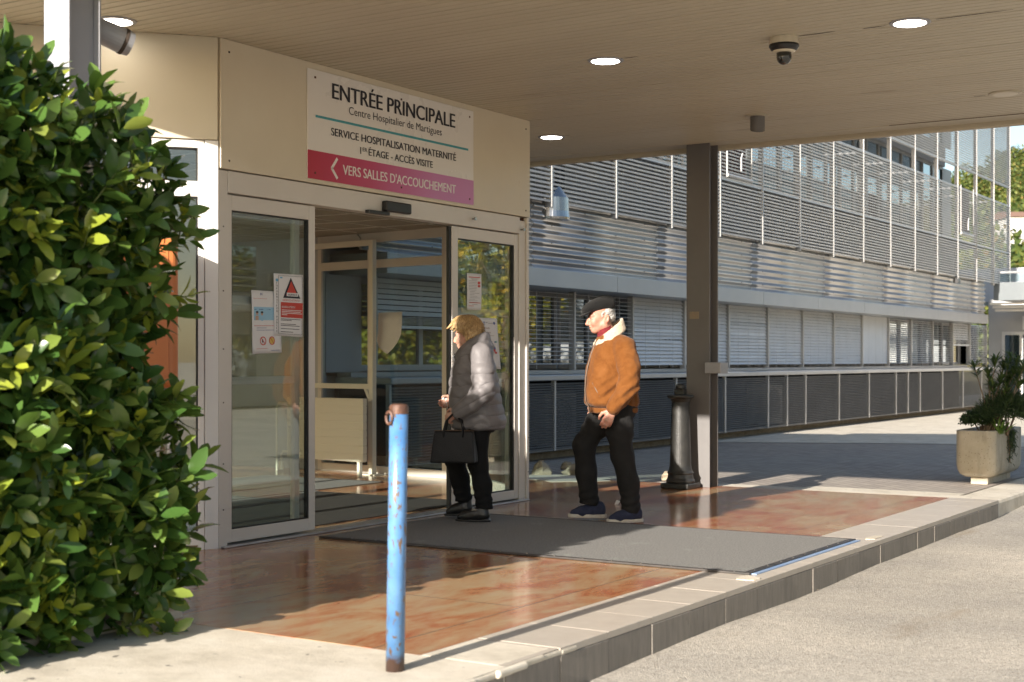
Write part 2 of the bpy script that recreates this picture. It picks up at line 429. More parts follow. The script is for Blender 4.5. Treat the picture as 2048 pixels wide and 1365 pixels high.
def concrete_pale():
    t = NT('pale_concrete'); co = t.coord()
    c = t.ramp(t.noise(co, 3, 8, .7), [(.32, (.46, .41, .325)), (.5, (.60, .54, .44)), (.7, (.68, .625, .525))])
    sp = t.ramp(t.noise(co, 15, 2, .5), [(.70, (0, 0, 0)), (.735, (1, 1, 1))]); c = t.mix(t.math('MULTIPLY', sp, .75), c, (.10, .09, .08, 1))
    nrm = t.bump(t.noise(co, 110, 3), .35, .004, t.bump(t.noise(co, 8, 4), .25, .015)); t.bsdf(c, .85, 0, .3, nrm); return t.m
MAT = {}
MAT['terra'] = terracotta(); MAT['pavers'] = pavers(); MAT['road'] = aggregate(); MAT['concrete'] = concrete_pale()
MAT['kerb_top'] = M('beige_step_tile', (.50, .445, .375), .42, 0, (.45, .395, .33), 9, bump=.05, bscale=30)
MAT['kerb_face'] = M('grey_step_tile', (.23, .205, .175), .5, 0, (.165, .148, .128), 5, stretch=(1, 6, 1), bump=.2, bscale=25, dirt=((.08, .07, .06), 9, .62))
MAT['grout'] = M('grout', (.40, .35, .29), .9, bump=.2)
MAT['mat'] = M('grey_entrance_carpet', (.12, .116, .108), .95, 0, (.27, .262, .245), 90, bump=.15, bscale=220, dirt=((.24, .255, .225), 3.2, .6))
MAT['rubber'] = M('black_rubber_edge', (.03, .028, .026), .5, 0, (.06, .05, .045), 12)
MAT['bluefilm'] = M('blue_tape_edging', (.20, .33, .58), .3, 0, (.35, .45, .62), 14)
def brush():
    t = NT('ribbed_brush_matting'); co = t.coord()
    wv = t.n('ShaderNodeTexWave', bands_direction='Y'); t.l(co, wv.inputs['Vector']); wv.inputs['Scale'].default_value = 9; wv.inputs['Distortion'].default_value = .4
    c = t.ramp(wv.outputs['Fac'], [(.3, (.018, .017, .016)), (.7, (.065, .06, .055))]); t.bsdf(c, .7, 0, .4, t.bump(wv.outputs['Fac'], .6, .01)); return t.m
MAT['brush'] = brush()
MAT['cream'] = M('cream_panel_paint', (.67, .60, .47), .33, 0, (.63, .555, .43), 1.3, bump=.02, bscale=5, dirt=((.55, .42, .24), 2.1, .66))
MAT['cream2'] = M('cream_panel_paint_olive', (.64, .575, .45), .33, 0, (.60, .535, .41), 1.3)
MAT['soffit'] = M('cream_soffit_slats', (.53, .475, .365), .45, 0, (.485, .43, .325), 1.1, stretch=(.25, 1.5, 1), dirt=((.33, .26, .18), 1.4, .63))
MAT['dark_gap'] = M('dark_gap', (.055, .04, .03), .9)
MAT['frame'] = M('white_lacquered_frame', (.66, .62, .57), .32, 0, (.62, .58, .53), 2, spec=.5)
MAT['white'] = M('white_lacquer', (.80, .78, .75), .35, 0, (.76, .74, .71), 2)
MAT['gasket'] = M('black_gasket', (.012, .012, .012), .5)
MAT['glass'] = glass('clear_door_glass', (.86, .90, .88), .05)
MAT['glass_side'] = glass('tinted_side_glass', (.72, .80, .82), .03)
MAT['grey_post'] = M('grey_brown_painted_steel', (.155, .148, .146), .45, 0, (.135, .129, .127), 3, dirt=((.10, .06, .04), 16, .72))
MAT['white_post'] = M('pale_grey_painted_steel', (.33, .335, .36), .4, 0, (.30, .305, .33), 3)
MAT['metal'] = M('galvanised_metal', (.55, .555, .56), .42, .55, (.42, .425, .43), 4)
MAT['slat'] = M('grey_louvre_slat', (.64, .64, .635), .45, .1, (.57, .57, .565), 2)
MAT['slat_dark'] = M('dark_louvre_slat', (.185, .178, .168), .55, .1, (.15, .144, .136), 2)
MAT['mullion'] = M('white_mullion', (.44, .43, .415), .4, .1)
MAT['blind'] = M('silver_blind_slat', (.78, .79, .80), .4, .0, (.72, .73, .74), 3)
MAT['band'] = M('grey_metal_fascia', (.40, .405, .41), .42, .35, (.36, .365, .37), 1.2)
MAT['dark'] = M('dark_void', (.018, .018, .019), .9)
MAT['wall_grey'] = M('grey_render', (.46, .46, .46), .8, 0, (.41, .41, .41), 1.5, bump=.1)
MAT['wall_blue'] = M('pale_panel', (.46, .47, .49), .55, 0, (.42, .43, .45), 1.2)
def corrugated():
    t = NT('corrugated_steel'); co = t.coord()
    c = t.ramp(t.noise(t.coord((1, .3, 1)), 2.5, 5, .6), [(.35, (.52, .50, .47)), (.65, (.43, .415, .395))]); t.bsdf(c, .34, .7, .5, t.bump(t.noise(t.coord((1, .25, 2)), 2.5, 3), .04, .02)); return t.m
MAT['corr'] = corrugated()
def far_glass():
    t = NT('dark_window_glass'); fr = t.n('ShaderNodeFresnel'); fr.inputs[0].default_value = 1.6
    g = t.n('ShaderNodeBsdfGlossy', i_0=(.85, .92, .95, 1)); g.inputs['Roughness'].default_value = .02
    co = t.coord(); t.l(t.bump(t.noise(co, .9, 2), .015, .05), g.inputs['Normal'])
    d = t.n('ShaderNodeBsdfDiffuse', i_0=(.03, .045, .05, 1)); mx = t.n('ShaderNodeMixShader')
    t.l(t.math('MINIMUM', t.math('ADD', fr.outputs[0], .28), 1), mx.inputs[0]); t.l(d.outputs[0], mx.inputs[1]); t.l(g.outputs[0], mx.inputs[2]); t.l(mx.outputs[0], t.out.inputs[0]); return t.m
MAT['farglass'] = far_glass()
MAT['redbrown'] = M('red_brown_shutter', (.17, .05, .04), .6, 0, (.12, .035, .03), 6)
MAT['steel'] = M('polished_steel', (.40, .40, .40), .26, 1.0, (.34, .34, .34), 3)
MAT['iron'] = M('black_cast_iron', (.022, .022, .021), .42, .1, (.038, .036, .032), 14, bump=.25, bscale=70, dirt=((.07, .055, .035), 8, .66))
MAT['black'] = M('black_plastic', (.015, .015, .016), .35)
MAT['paper'] = M('white_paper', (.74, .73, .73), .7, 0, (.68, .67, .68), 6)
MAT['ink'] = M('dark_ink', (.02, .02, .03), .6); MAT['inkgrey'] = M('grey_ink', (.16, .16, .17), .7)
MAT['red'] = M('red_ink', (.52, .045, .025), .5); MAT['blue'] = M('blue_ink', (.03, .06, .25), .6); MAT['ltblue'] = M('light_blue_ink', (.16, .40, .58), .6)
MAT['soil'] = M('dark_soil', (.035, .026, .018), .95, 0, (.06, .045, .03), 9, bump=.6, bscale=40)
MAT['radiator'] = M('cream_radiator_enamel', (.74, .70, .60), .35)
MAT['lamp'] = emit('lit_lamp', (1.0, .93, .82), 9.0)
MAT['rock'] = M('limestone_lump', (.36, .30, .22), .9, 0, (.24, .19, .13), 8, bump=.6, bscale=20)
MAT['orange'] = M('orange_enamel', (.55, .18, .05), .38, 0, (.50, .155, .045), 3)
def blue_paint():
    t = NT('chipped_blue_paint'); co = t.coord((1, 1, .45))
    n = t.noise(co, 55, 5, .65, .4); m_ = t.ramp(n, [(.565, (0, 0, 0)), (.60, (1, 1, 1))])
    base = t.ramp(t.noise(t.coord(), 7, 4), [(.35, (.06, .165, .36)), (.65, (.115, .25, .46))])
    c = t.mix(m_, base, (.13, .085, .055, 1))
    g = t.n('ShaderNodeNewGeometry'); sx = t.n('ShaderNodeSeparateXYZ'); t.l(g.outputs['Position'], sx.inputs[0])
    zz = t.math('ADD', sx.outputs[2], t.math('MULTIPLY', t.noise(t.coord(), 30, 3), .10))
    tb = t.ramp(zz, [(.085, (1, 1, 1)), (.13, (0, 0, 0))]); c = t.mix(tb, c, (.075, .045, .035, 1))
    t.bsdf(c, .32, 0, .5, t.bump(n, .35, .003)); return t.m
MAT['bluepaint'] = blue_paint()
MAT['rust'] = M('brown_rusted_cap', (.085, .042, .03), .5, .2, (.13, .06, .035), 40, bump=.3)
def planter_stone():
    t = NT('exposed_aggregate_concrete'); co = t.coord()
    c = t.ramp(t.noise(co, 4, 6, .65), [(.35, (.40, .355, .27)), (.65, (.50, .45, .36))])
    v = t.n('ShaderNodeTexVoronoi'); t.l(co, v.inputs['Vector']); v.inputs['Scale'].default_value = 38
    c = t.mix(t.ramp(v.outputs['Distance'], [(.1, (.75, .75, .75)), (.2, (0, 0, 0))]), c, (.14, .11, .08, 1))
    c = t.mix(t.ramp(t.noise(t.coord((1, 1, .2)), 9, 5, .6), [(.52, (0, 0, 0)), (.7, (.55, .55, .55))]), c, (.20, .185, .14, 1))
    t.bsdf(c, .9, 0, .2, t.bump(t.noise(co, 70, 3), .35, .004)); return t.m
MAT['planter'] = planter_stone()
MAT['bark'] = M('brown_bark', (.11, .075, .05), .9, 0, (.17, .12, .085), 14, bump=.5)

# ------------------------------------------------------------------ ground
XF, Y0, Y1, ZC = -6.56, 6.775, 10.60, 3.32       # front of the entrance, its two corners, the soffit
XB = -9.6                                          # front plane of the long louvred building
XK = -3.08                                         # edge of the step
MB().poly([(-600, -400, -.26), (600, -400, -.26), (600, 900, -.26), (-600, 900, -.26)], [(0, 1, 2, 3)]).build('ground', MAT['concrete']).update_tag()
tag(bpy.data.objects['ground'], kind='structure')
rd = MB()
xs = [XK - .02 + .5 * i for i in range(7)] + [3, 8, 14]; ys = [-20, -5, 0, 2, 3] + [3.5 + .5 * i for i in range(25)] + [18, 25, 40, 80]
P = [(x, y, (-.195 + .005 * (min(max(y, 3), 14) - 3)) + .012 * math.sin(y * 2.1 + x) * math.sin(x * 1.7 + .5 * y) * (1 if 3 < y < 16 and x < 0 else 0)) for x in xs for y in ys]
F = [(i * len(ys) + j, (i + 1) * len(ys) + j, (i + 1) * len(ys) + j + 1, i * len(ys) + j + 1) for i in range(len(xs) - 1) for j in range(len(ys) - 1)]
rd.poly(P, F); tag(rd.build('road', MAT['road'], smooth=True), kind='structure')
pz = MB(); xs = [-14, -9.6, -8.5, -6, -3.505]; ys = [12.805, 18, 30, 40, 60]
zf = lambda x: -.012 if x > -6 else -.012 - .085 * min(1, (-6 - x) / 3.6)
pz.poly([(x, y, zf(x)) for x in xs for y in ys], [(i * 5 + j, (i + 1) * 5 + j, (i + 1) * 5 + j + 1, i * 5 + j + 1) for i in range(4) for j in range(4)])
pz.poly([(x, y, zf(x)) for x in (-14, -9.6, -8.5, -6.7) for y in (10.7, 12.804)], [(0, 2, 3, 1), (2, 4, 5, 3), (4, 6, 7, 5)])
tag(pz.build('paving', MAT['pavers']), kind='structure')
tag(MB().box(-6.4, -3.3, 12.83, 13.1, -.2, -.003).box(-5.0, -3.505, 13.1, 13.32, -.2, -.005).build('concrete_strip', MAT['concrete'], bevel=.008), kind='structure')
st = MB().poly([(x, y, zf(x) + .006) for x in (-14, -9.6, -8.5, -6, -3.505) for y in (21.0, 60)], [(2 * i, 2 * i + 2, 2 * i + 3, 2 * i + 1) for i in range(4)])
tag(st.build('pale_strip', MAT['concrete']), kind='structure')
tag(MB().box(-13.5, -3.5, 4.8, 12.8, -.25, 0).build('terrace_floor', MAT['terra']), kind='structure')
tag(MB().box(-16, XK, -6, 4.799, -.3, -.001).build('pavement', MAT['concrete'], bevel=.003), kind='structure')
# the step: tiles laid one by one in a grout bed
kt = MB(); kf = MB(); y = 4.80; k = 0
rr = random.Random(3)
while y < 12.79:
    y1 = min(y + .43, 12.8)
    if y > 5.2:
        kt.box(-3.497, XK + .004, y + .0012, y1 - .0012, -.03, .0010 + rr.uniform(-.0003, .0003))
    d = rr.uniform(-.003, .003); kf.box(XK - .03, XK + .006 + d, y + .0025, y1 - .0025, -.30, -.033 if y > 5.2 else -.022 - rr.uniform(0, .01))
    y = y1; k += 1
y = 4.79
while y > -2: kf.box(XK - .03, XK + .006 + rr.uniform(-.003, .003), y - .427, y - .003, -.30, -.024 - rr.uniform(0, .01)); y -= .43
tag(kt.build('step_top_tiles', MAT['kerb_top'], bevel=.002), kind='structure')
tag(kf.build('step_face_tiles', MAT['kerb_face'], bevel=.004), kind='structure')
gb = MB().box(-3.5, XK - .001, 4.80, 12.8, -.25, -.0012); tag(gb.build('step_bed', MAT['grout']), kind='structure')
# broken mortar edge where the tiles have gone
ed = MB(); y = -1.0
while y < 5.35:
    s = rr.uniform(.05, .12); ed.obox((XK - .035 + rr.uniform(-.01, .01), y, -.018 + rr.uniform(-.004, .003)), (.042 + rr.uniform(0, .012), rr.uniform(-.01, .01), 0), (0, s, 0), (0, 0, .014)); y += s * 1.4
ed.box(-3.5, XK - .03, 4.797, 5.21, -.03, .0005)
tag(ed.build('mortar_edge', MAT['concrete'], bevel=.01), kind='structure')
tag(MB().box(-3.5, XK - .01, 12.803, 60, -.3, -.006).build('kerb', MAT['concrete'], bevel=.03), kind='structure')
for i, (x, y, a, b) in enumerate([(-3.16, 7.46, .09, .10), (-3.15, 9.62, .05, .16)]):
    m = MB(); n = 9; m.prism([(x + a * math.cos(2 * math.pi * k / n) * rr.uniform(.6, 1), y + b * math.sin(2 * math.pi * k / n) * rr.uniform(.6, 1)) for k in range(n)], .001, .0055)
    tag(m.build('chipped_patch', MAT['concrete']), kind='structure')
# planting bed under the hedge
tag(MB().box(-7.5, -5.06, 1.5, 4.835, -.2, .03).build('planting_bed', MAT['soil']), kind='structure')
tag(MB().box(-5.055, -4.97, 1.5, 4.90, -.2, .04).box(-7.5, -5.06, 4.84, 4.90, -.2, .04).build('bed_kerb', MAT['concrete'], bevel=.015), kind='structure')

# ------------------------------------------------------------------ entrance mats
mt = thing('entrance_mat', 'long dark grey carpet mat with riveted rubber edge leading to the open doors', 'mat', (-4.8, 8.5, 0))
MB().box(-6.38, -3.24, 7.60, 9.38, .002, .012).build('carpet', MAT['mat'], mt)
MB().box(-6.38, -3.24, 7.565, 7.602, .002, .015).box(-6.38, -3.24, 9.378, 9.40, .002, .015).box(-3.245, -3.20, 7.565, 9.40, .002, .015).build('rubber_edge', MAT['rubber'], mt, bevel=.003)
MB().box(-3.20, -3.17, 7.60, 9.40, .002, .008).build('tape_strip', MAT['bluefilm'], mt)
rv = MB()
for i in range(15): rv.lathe([(.008, 0), (.008, .002), (.004, .0035)], (-6.1 + .2 * i, 7.583, .0155), 8)
for i in range(9): rv.lathe([(.008, 0), (.008, .002), (.004, .0035)], (-3.222, 7.7 + .2 * i, .0155), 8)
rv.build('rivets', MAT['steel'], mt)
m2 = thing('inner_mat', 'black ribbed brush mat set in the floor just inside the doors', 'mat', (-7.5, 8.6, 0))
MB().box(-8.6, -6.85, 7.2, 10.2, .002, .008).build('brush_field', MAT['brush'], m2)
MB().box(-8.65, -8.6, 7.2, 10.2, .002, .012).build('metal_edge', MAT['metal'], m2)
m3 = thing('carpet_runner', 'pale grey carpet runner on the lobby floor in front of the radiator', 'mat', (-9.4, 9.5, 0))
MB().box(-10.3, -8.72, 7.4, 11.3, .002, .010).build('carpet', MAT['mat'], m3); MB().box(-10.3, -8.72, 11.3, 11.34, .002, .012).build('rubber_edge', MAT['rubber'], m3)

# ------------------------------------------------------------------ entrance building
EB = thing('entrance_building', 'cream panelled hospital entrance with glass sliding doors standing open', 'building', (XF, 8.7, 0))
fp = MB().box(XF - .12, XF + .02, Y0 + .004, Y1, 2.475, ZC).build('fascia_panel', MAT['cream'], EB, bevel=.004)
sc = MB()
for y, z in ((Y0 + .08, 3.24), (Y0 + .08, 2.53), (Y1 - .07, 3.24), (Y1 - .07, 2.53)): sc.obox((XF + .021, y, z), (.003, 0, 0), (0, .006, 0), (0, 0, .006))
sc.build('screws', MAT['dark_gap'], fp)
hd = MB().box(XF - .10, XF + .005, Y0 + .09, Y1 - .142, 2.325, 2.468).build('door_header', MAT['frame'], EB, bevel=.004)
for y, z in ((9.72, 2.39), (Y1 - .12, 2.36)):
    MB().tube([(XF, y, z), (XF + .035, y, z)], .007, 6).tube([(XF + .03, y, z), (XF + .04, y, z)], .014, 8).build('bolt', MAT['steel'], hd)
MB().box(XF - .12, XF - .002, Y0 + .01, Y0 + .09, 0, 2.468).build('door_jamb', MAT['frame'], EB, bevel=.004)
jb = MB().box(XF - .12, XF - .002, Y1 - .14, Y1 - .045, 0, 2.44).box(XF - .12, XF + .012, Y1 - .04, Y1 + .0, 0, 2.472)
jb.build('door_jamb', MAT['frame'], EB, bevel=.004)
MB().box(XF - .125, XF - .02, Y1 - .046, Y1 - .041, 0, 2.47).build('gasket', MAT['rust'], EB)
MB().box(XF - .13, XF + .03, Y0 + .03, Y1 - .02, .0015, .014).build('threshold', MAT['metal'], EB, bevel=.003)
dots = MB()
for z in (.25, .55, .95, 1.3, 1.68, 2.1):
    dots.obox((XF - .001, Y0 + .05, z), (.002, 0, 0), (0, .004, 0), (0, 0, .004)); dots.obox((XF + .013, Y1 - .02, z), (.002, 0, 0), (0, .004, 0), (0, 0, .004))
dots.build('screws', MAT['dark_gap'], EB)
def leaf(ya, yb, xf, z0, z1, name, sl_, sr, tr, br_, edge=None):
    f = MB().box(xf - .045, xf, ya, ya + sl_, z0, z1).box(xf - .045, xf, yb - sr, yb, z0, z1).box(xf - .043, xf - .001, ya + sl_, yb - sr, z1 - tr, z1).box(xf - .043, xf - .001, ya + sl_, yb - sr, z0, z0 + br_)
    o = f.build(name, MAT['frame'], EB, bevel=.004)
    MB().box(xf - .028, xf - .022, ya + sl_ - .002, yb - sr + .002, z0 + br_ - .002, z1 - tr + .002).build('glass', MAT['glass'], o)
    g = .008
    MB().box(xf - .034, xf - .006, ya + sl_, ya + sl_ + g, z0 + br_, z1 - tr).box(xf - .034, xf - .006, yb - sr - g * 2, yb - sr, z0 + br_, z1 - tr).box(xf - .034, xf - .006, ya + sl_ + g, yb - sr - g * 2, z1 - tr - g, z1 - tr).box(xf - .034, xf - .006, ya + sl_ + g, yb - sr - 2 * g, z0 + br_, z0 + br_ + g).build('gasket', MAT['gasket'], o)
    return o
leaf(Y0 + .095, 7.755, XF - .012, .028, 2.315, 'sliding_door', .045, .065, .10, .085)
leaf(9.452, Y1 - .145, XF - .012, .028, 2.315, 'sliding_door', .085, .06, .095, .075)
MB().box(XF - .05, XF - .02, 9.425, 9.449, .03, 2.31).build('gasket', MAT['gasket'], EB)
# fixed lights standing behind the leaves
for ya, yb in ((Y0 + .095, 7.66), (9.56, Y1 - .145)):
    f = MB().box(XF - .118, XF - .075, ya, ya + .05, .015, 2.31).box(XF - .118, XF - .075, yb - .05, yb, .015, 2.31)
    for z0, z1 in ((.015, .09), (1.065, 1.115), (1.60, 1.66), (2.24, 2.31)): f.box(XF - .116, XF - .077, ya + .05, yb - .05, z0, z1)
    o = f.build('side_light', MAT['frame'], EB, bevel=.003)
    MB().box(XF - .10, XF - .095, ya + .048, yb - .048, .088, 2.242).build('glass', MAT['glass'], o)
# canted side at the near corner
CA, CD = (XF, Y0), (-.642, -.766)                 # wall coordinates: out = -(right of CD)
def cb(m, s0, s1, n0, n1, z0, z1): return m.wbox(CA, CD, s0, s1, -n1, -n0, z0, z1)
cb(MB(), .004, 2.6, -.10, .02, 2.655, ZC).build('fascia_panel', MAT['cream2'], EB, bevel=.004)
cb(MB(), .0, .085, -.10, .018, 0, 2.65).build('corner_post', MAT['white'], EB, bevel=.004)
f = MB()
for s0, s1 in ((.088, .128), (1.28, 1.36), (2.52, 2.6)): cb(f, s0, s1, -.06, .004, 0, 2.65)
for a, b in ((.128, 1.28), (1.36, 2.52)):
    for z0, z1 in ((.03, .12), (2.285, 2.385), (2.60, 2.65)): cb(f, a, b, -.058, .002, z0, z1)
o = f.build('window_frame', MAT['white'], EB, bevel=.003)
g = MB()
for a, b in ((.126, 1.282), (1.358, 2.522)): cb(g, a, b, -.034, -.028, .118, 2.287); cb(g, a, b, -.034, -.028, 2.383, 2.602)
g.build('glass', MAT['glass'], o)
g = MB()
cb(g, .128, .137, -.05, -.001, .12, 2.285); cb(g, .128, .137, -.05, -.001, 2.385, 2.60); cb(g, .137, 1.28, -.05, -.003, 2.592, 2.60); cb(g, .137, 1.28, -.05, -.003, 2.277, 2.285); g.build('gasket', MAT['gasket'], o)
# far canted side, glazed, and the end wall of glass
PA, PB_, PC = (XF - .06, Y1), (-8.43, 12.05), (-10.36, 12.30)
def wdir(a, b): v = Vector((b[0] - a[0], b[1] - a[1])); return v.length, tuple(v.normalized())
Lr, dr_ = wdir(PA, PB_); Lg, dg_ = wdir(PB_, PC)
f = MB(); 
for s in (.03, Lr * .5, Lr - .06): f.wbox(PA, dr_, s - .03, s + .03, -.03, .03, 0, 2.6)
for z0, z1 in ((0, .10), (2.26, 2.34), (2.5, 2.6)): f.wbox(PA, dr_, 0, Lr, -.028, .028, z0, z1)
o = f.build('side_glazing', MAT['frame'], EB, bevel=.003); MB().wbox(PA, dr_, 0, Lr, -.003, .003, .1, 2.5).build('glass', MAT['glass_side'], o)
MB().wbox(PA, dr_, 0, Lr, -.06, .06, 2.6, ZC).build('fascia_panel', MAT['cream'], EB)
f = MB(); smid = at_wall(746, 720, PB_, dg_)[0]
for s in (.03, Lg - .03): f.wbox(PB_, dg_, s - .03, s + .03, -.03, .03, 0, 2.6)
f.wbox(PB_, dg_, smid - .01, smid + .045, -.04, .04, 0, 2.42)
for z0, z1 in ((0, .085), (2.22, 2.31), (2.5, 2.62)): f.wbox(PB_, dg_, .06, Lg - .06, -.028, .028, z0, z1)
o = f.build('end_glazing', MAT['frame'], EB, bevel=.003); MB().wbox(PB_, dg_, 0, Lg, -.003, .003, .085, 2.5).build('glass', MAT['glass_side'], o)
MB().wbox(PB_, dg_, 0, Lg, -.06, .06, 2.62, ZC).build('fascia_panel', MAT['cream'], EB)
# lobby shell
OUTL = [(XF - .125, Y0 + .05), (XF - .125, Y1 - .02), (-8.45, 12.03), (-10.36, 12.28), (-13.2, 12.28), (-13.2, 4.84), (-8.12, 4.92)]
MB().box(-13.2, -10.36, 12.30, 12.42, 0, ZC).box(-13.3, -13.2, 4.7, 12.42, 0, ZC).box(-13.2, -8.1, 4.7, 4.82, 2.6, ZC).build('lobby_wall', MAT['wall_blue'], EB)
f = MB()
for x in (-13.1, -11.8, -10.5, -9.2, -8.16): f.box(x - .04, x + .04, 4.72, 4.80, 0, 2.6)
for z0, z1 in ((0, .1), (2.28, 2.36), (2.5, 2.6)): f.box(-13.1, -8.16, 4.722, 4.798, z0, z1)
o = f.build('window_frame', MAT['white'], EB); MB().box(-13.1, -8.16, 4.757, 4.763, .1, 2.5).build('glass', MAT['glass'], o)
MB().prism(OUTL, 2.60, 2.64).build('lobby_ceiling', M('ceiling_tile', (.36, .33, .27), .8, 0, (.30, .275, .225), 3), EB)
cg = MB()
for i in range(11):
    x = -13.2 + .6 * i; f = (x + 8.43) / 1.81; cg.box(x, x + .012, 4.9 if x < -8.1 else 4.95 + (x + 8.1) / 1.54 * 1.83, 12.0 if x < -8.43 else 12.0 - f * 1.45, 2.594, 2.60)
for i in range(12):
    y = 5.0 + .6 * i; cg.box(-13.2, XF - .2 if 6.9 < y < 10.5 else (-8.1 + (y - 4.95) / 1.83 * 1.54 if y < 7 else -8.43 + (12.0 - y) / 1.45 * 1.81) - .05, y, y + .012, 2.592, 2.598)
cg.build('ceiling_grid', MAT['frame'], EB)
MB().prism(OUTL, ZC + .45, ZC + .6).build('roof', MAT['wall_grey'], EB)

# guard frame inside the end glazing: post with foot, two rails and a brace
gf = thing('guard_rail', 'cream steel guard frame with a tall post standing in the lobby before the far glazing', 'rail', (-9.3, 11.9, 0))
GP = (PB_[0] - .03, PB_[1] - .16); s1 = at_wall(745, 720, GP, dg_)[0]; zt = at_wall(745, 480, GP, dg_)[1]
MB().wbox(GP, dg_, s1 - .03, s1 + .03, -.03, .03, .012, zt).build('post', MAT['radiator'], gf, bevel=.004)
MB().wbox(GP, dg_, s1 - .11, s1 + .11, -.06, .06, .001, .012).build('foot_plate', MAT['radiator'], gf)
MB().wbox(GP, dg_, s1 + .03, Lg - .05, -.022, .022, zt - .06, zt).build('top_rail', MAT['radiator'], gf, bevel=.003)
zr = at_wall(690, 772, GP, dg_)[1]
MB().wbox(GP, dg_, s1 + .03, Lg - .05, -.022, .022, zr - .03, zr + .025).build('middle_rail', MAT['radiator'], gf, bevel=.003)
u = Vector((dg_[0], dg_[1], 0)); gp = Vector((GP[0], GP[1], 0))
MB().tube([gp + u * (s1 + .02) + Vector((0, 0, zr - .18)), gp + u * (s1 + .12) + Vector((0, 0, zr))], .02, 6).build('brace', MAT['radiator'], gf)

# radiator
RP = (PB_[0] - .05, PB_[1] - .42); sa = at_wall(730, 860, RP, dg_)[0]; sb = at_wall(578, 860, RP, dg_)[0]; ztp = at_wall(700, 797, RP, dg_)[1]
ra = thing('radiator', 'cream ribbed panel radiator behind the open left door leaf', 'radiator', tuple(Vector((RP[0], RP[1], 0)) + u * (sa + sb) / 2))
m = MB(); nh = 8; hz = (ztp - .16) / nh
for i in range(nh): m.wbox(RP, dg_, sa, sb, -.03, .03, .16 + i * hz + .004, .16 + (i + 1) * hz)
m.wbox(RP, dg_, sa + .01, sb - .01, -.026, .026, .158, ztp - .002); m.build('panel', MAT['radiator'], ra, bevel=.004)
rp = Vector((RP[0], RP[1], 0)); zv = Vector((0, 0, 1))
MB().tube([rp + u * sb + zv * (ztp - .06), rp + u * (sb + .16) + zv * (ztp - .06), rp + u * (sb + .2) + zv * (ztp - .11), rp + u * (sb + .2) + zv * .002], .014, 8).build('pipe', MAT['radiator'], ra)
MB().tube([rp + u * sb + zv * .22, rp + u * (sb + .1) + zv * .22, rp + u * (sb + .13) + zv * .17, rp + u * (sb + .13) + zv * .02], .014, 8).lathe([(.03, 0), (.03, .09)], rp + u * (sb + .13) + zv * .02, 12).build('pipe', MAT['radiator'], ra)
MB().wbox(RP, dg_, sa + .06, sa + .10, -.02, .02, .002, .158).build('foot', MAT['radiator'], ra)
MB().wbox(RP, dg_, sb - .12, sb - .08, -.02, .02, .002, .158).build('foot', MAT['radiator'], ra)

# door sensor
sn = thing('door_sensor', 'small black motion sensor box fixed over the doorway', 'sensor', (XF + .03, 8.86, 2.4))
ys0, ys1 = at(768, 425, x=XF + .03).y, at(818, 425, x=XF + .03).y
MB().box(XF + .006, XF + .06, ys0, ys1, 2.345, 2.425).build('housing', MAT['black'], sn, bevel=.012, seg=3)
MB().box(XF + .007, XF + .05, ys0 - .2, ys0 + .05, 2.315, 2.34).build('bracket', MAT['black'], sn, bevel=.004)

# ------------------------------------------------------------------ sign over the door
XS = XF + .028
A = at(615, 300, x=XS); B = at(947, 300, x=XS); ya, yb = A.y, B.y; zt_, zb_ = 3.272, 2.50
sg = thing('entrance_sign', 'white and pink sign panel over the doorway reading ENTRÉE PRINCIPALE', 'sign', (XS, (ya + yb) / 2, zb_))
MB().box(XS - .007, XS, ya, yb, zb_, zt_).build('panel', M('white_sign_vinyl', (.80, .77, .73), .28, 0, (.77, .74, .70), 2), sg, bevel=.002)
zp = at(615, 299, x=XS).z
t = NT('pink_band_print'); sx = t.n('ShaderNodeSeparateXYZ'); t.l(t.coord(), sx.inputs[0])
mr = t.n('ShaderNodeMapRange', i_0=sx.outputs[1]); mr.inputs[1].default_value = -1.0; mr.inputs[2].default_value = .5
t.bsdf(t.ramp(mr.outputs[0], [(0, (.46, .035, .075)), (.45, (.52, .07, .17)), (1, (.56, .20, .43))]), .28, 0, .5)
MB().box(XS + .0005, XS + .002, ya + .001, yb - .001, zb_ + .001, zp).build('pink_band', t.m, sg)
def line(body, pl, pr, ptop, name, mat, bold=0.0):
    """one line of lettering: left end on its baseline, right end, top of the first capital"""
    a = at(*pl, x=XS + .003); b = at(*pr, x=XS + .003); c = at(*ptop, x=XS + .003)
    m = MB(); put_text(m, body, (XS + .003, a.y, (a.z + b.z) / 2), (0, 1, 0), (0, 0, 1), b.y - a.y, c.z - a.z, bold)
    return m.build(name, mat, sg)
line('ENTRÉE PRINCIPALE', (665, 198), (910, 256), (665, 167.5), 'title_lettering', MAT['ink'], .05)
line('Centre Hospitalier de Martigues', (698, 229), (883.5, 272), (698, 213.5), 'subtitle_lettering', MAT['ink'], -.004)
line('SERVICE HOSPITALISATION MATERNITÉ', (662.5, 270.5), (912, 323), (662.5, 255.5), 'service_lettering', MAT['ink'], .04)
a = at(720, 308, x=XS + .003); b = at(727.5, 309, x=XS); c = at(720, 294.5, x=XS); e = at(734.5, 309, x=XS); g0 = at(737, 310, x=XS); g1 = at(865, 336.5, x=XS)
m = MB(); hcap = c.z - a.z; zb0 = (a.z + g1.z) / 2
put_text(m, '1', (XS + .003, a.y + .004, zb0), (0, 1, 0), (0, 0, 1), .0105, hcap, 0); put_text(m, 'ER', (XS + .003, a.y + .032, zb0 + hcap * .45), (0, 1, 0), (0, 0, 1), .055, hcap * .55, .01)
put_text(m, 'ÉTAGE - ACCÈS VISITE', (XS + .003, g0.y, zb0), (0, 1, 0), (0, 0, 1), g1.y - g0.y, hcap, .04); m.build('floor_lettering', MAT['ink'], sg)
MAT['signwhite'] = M('white_print', (.80, .76, .74), .3)
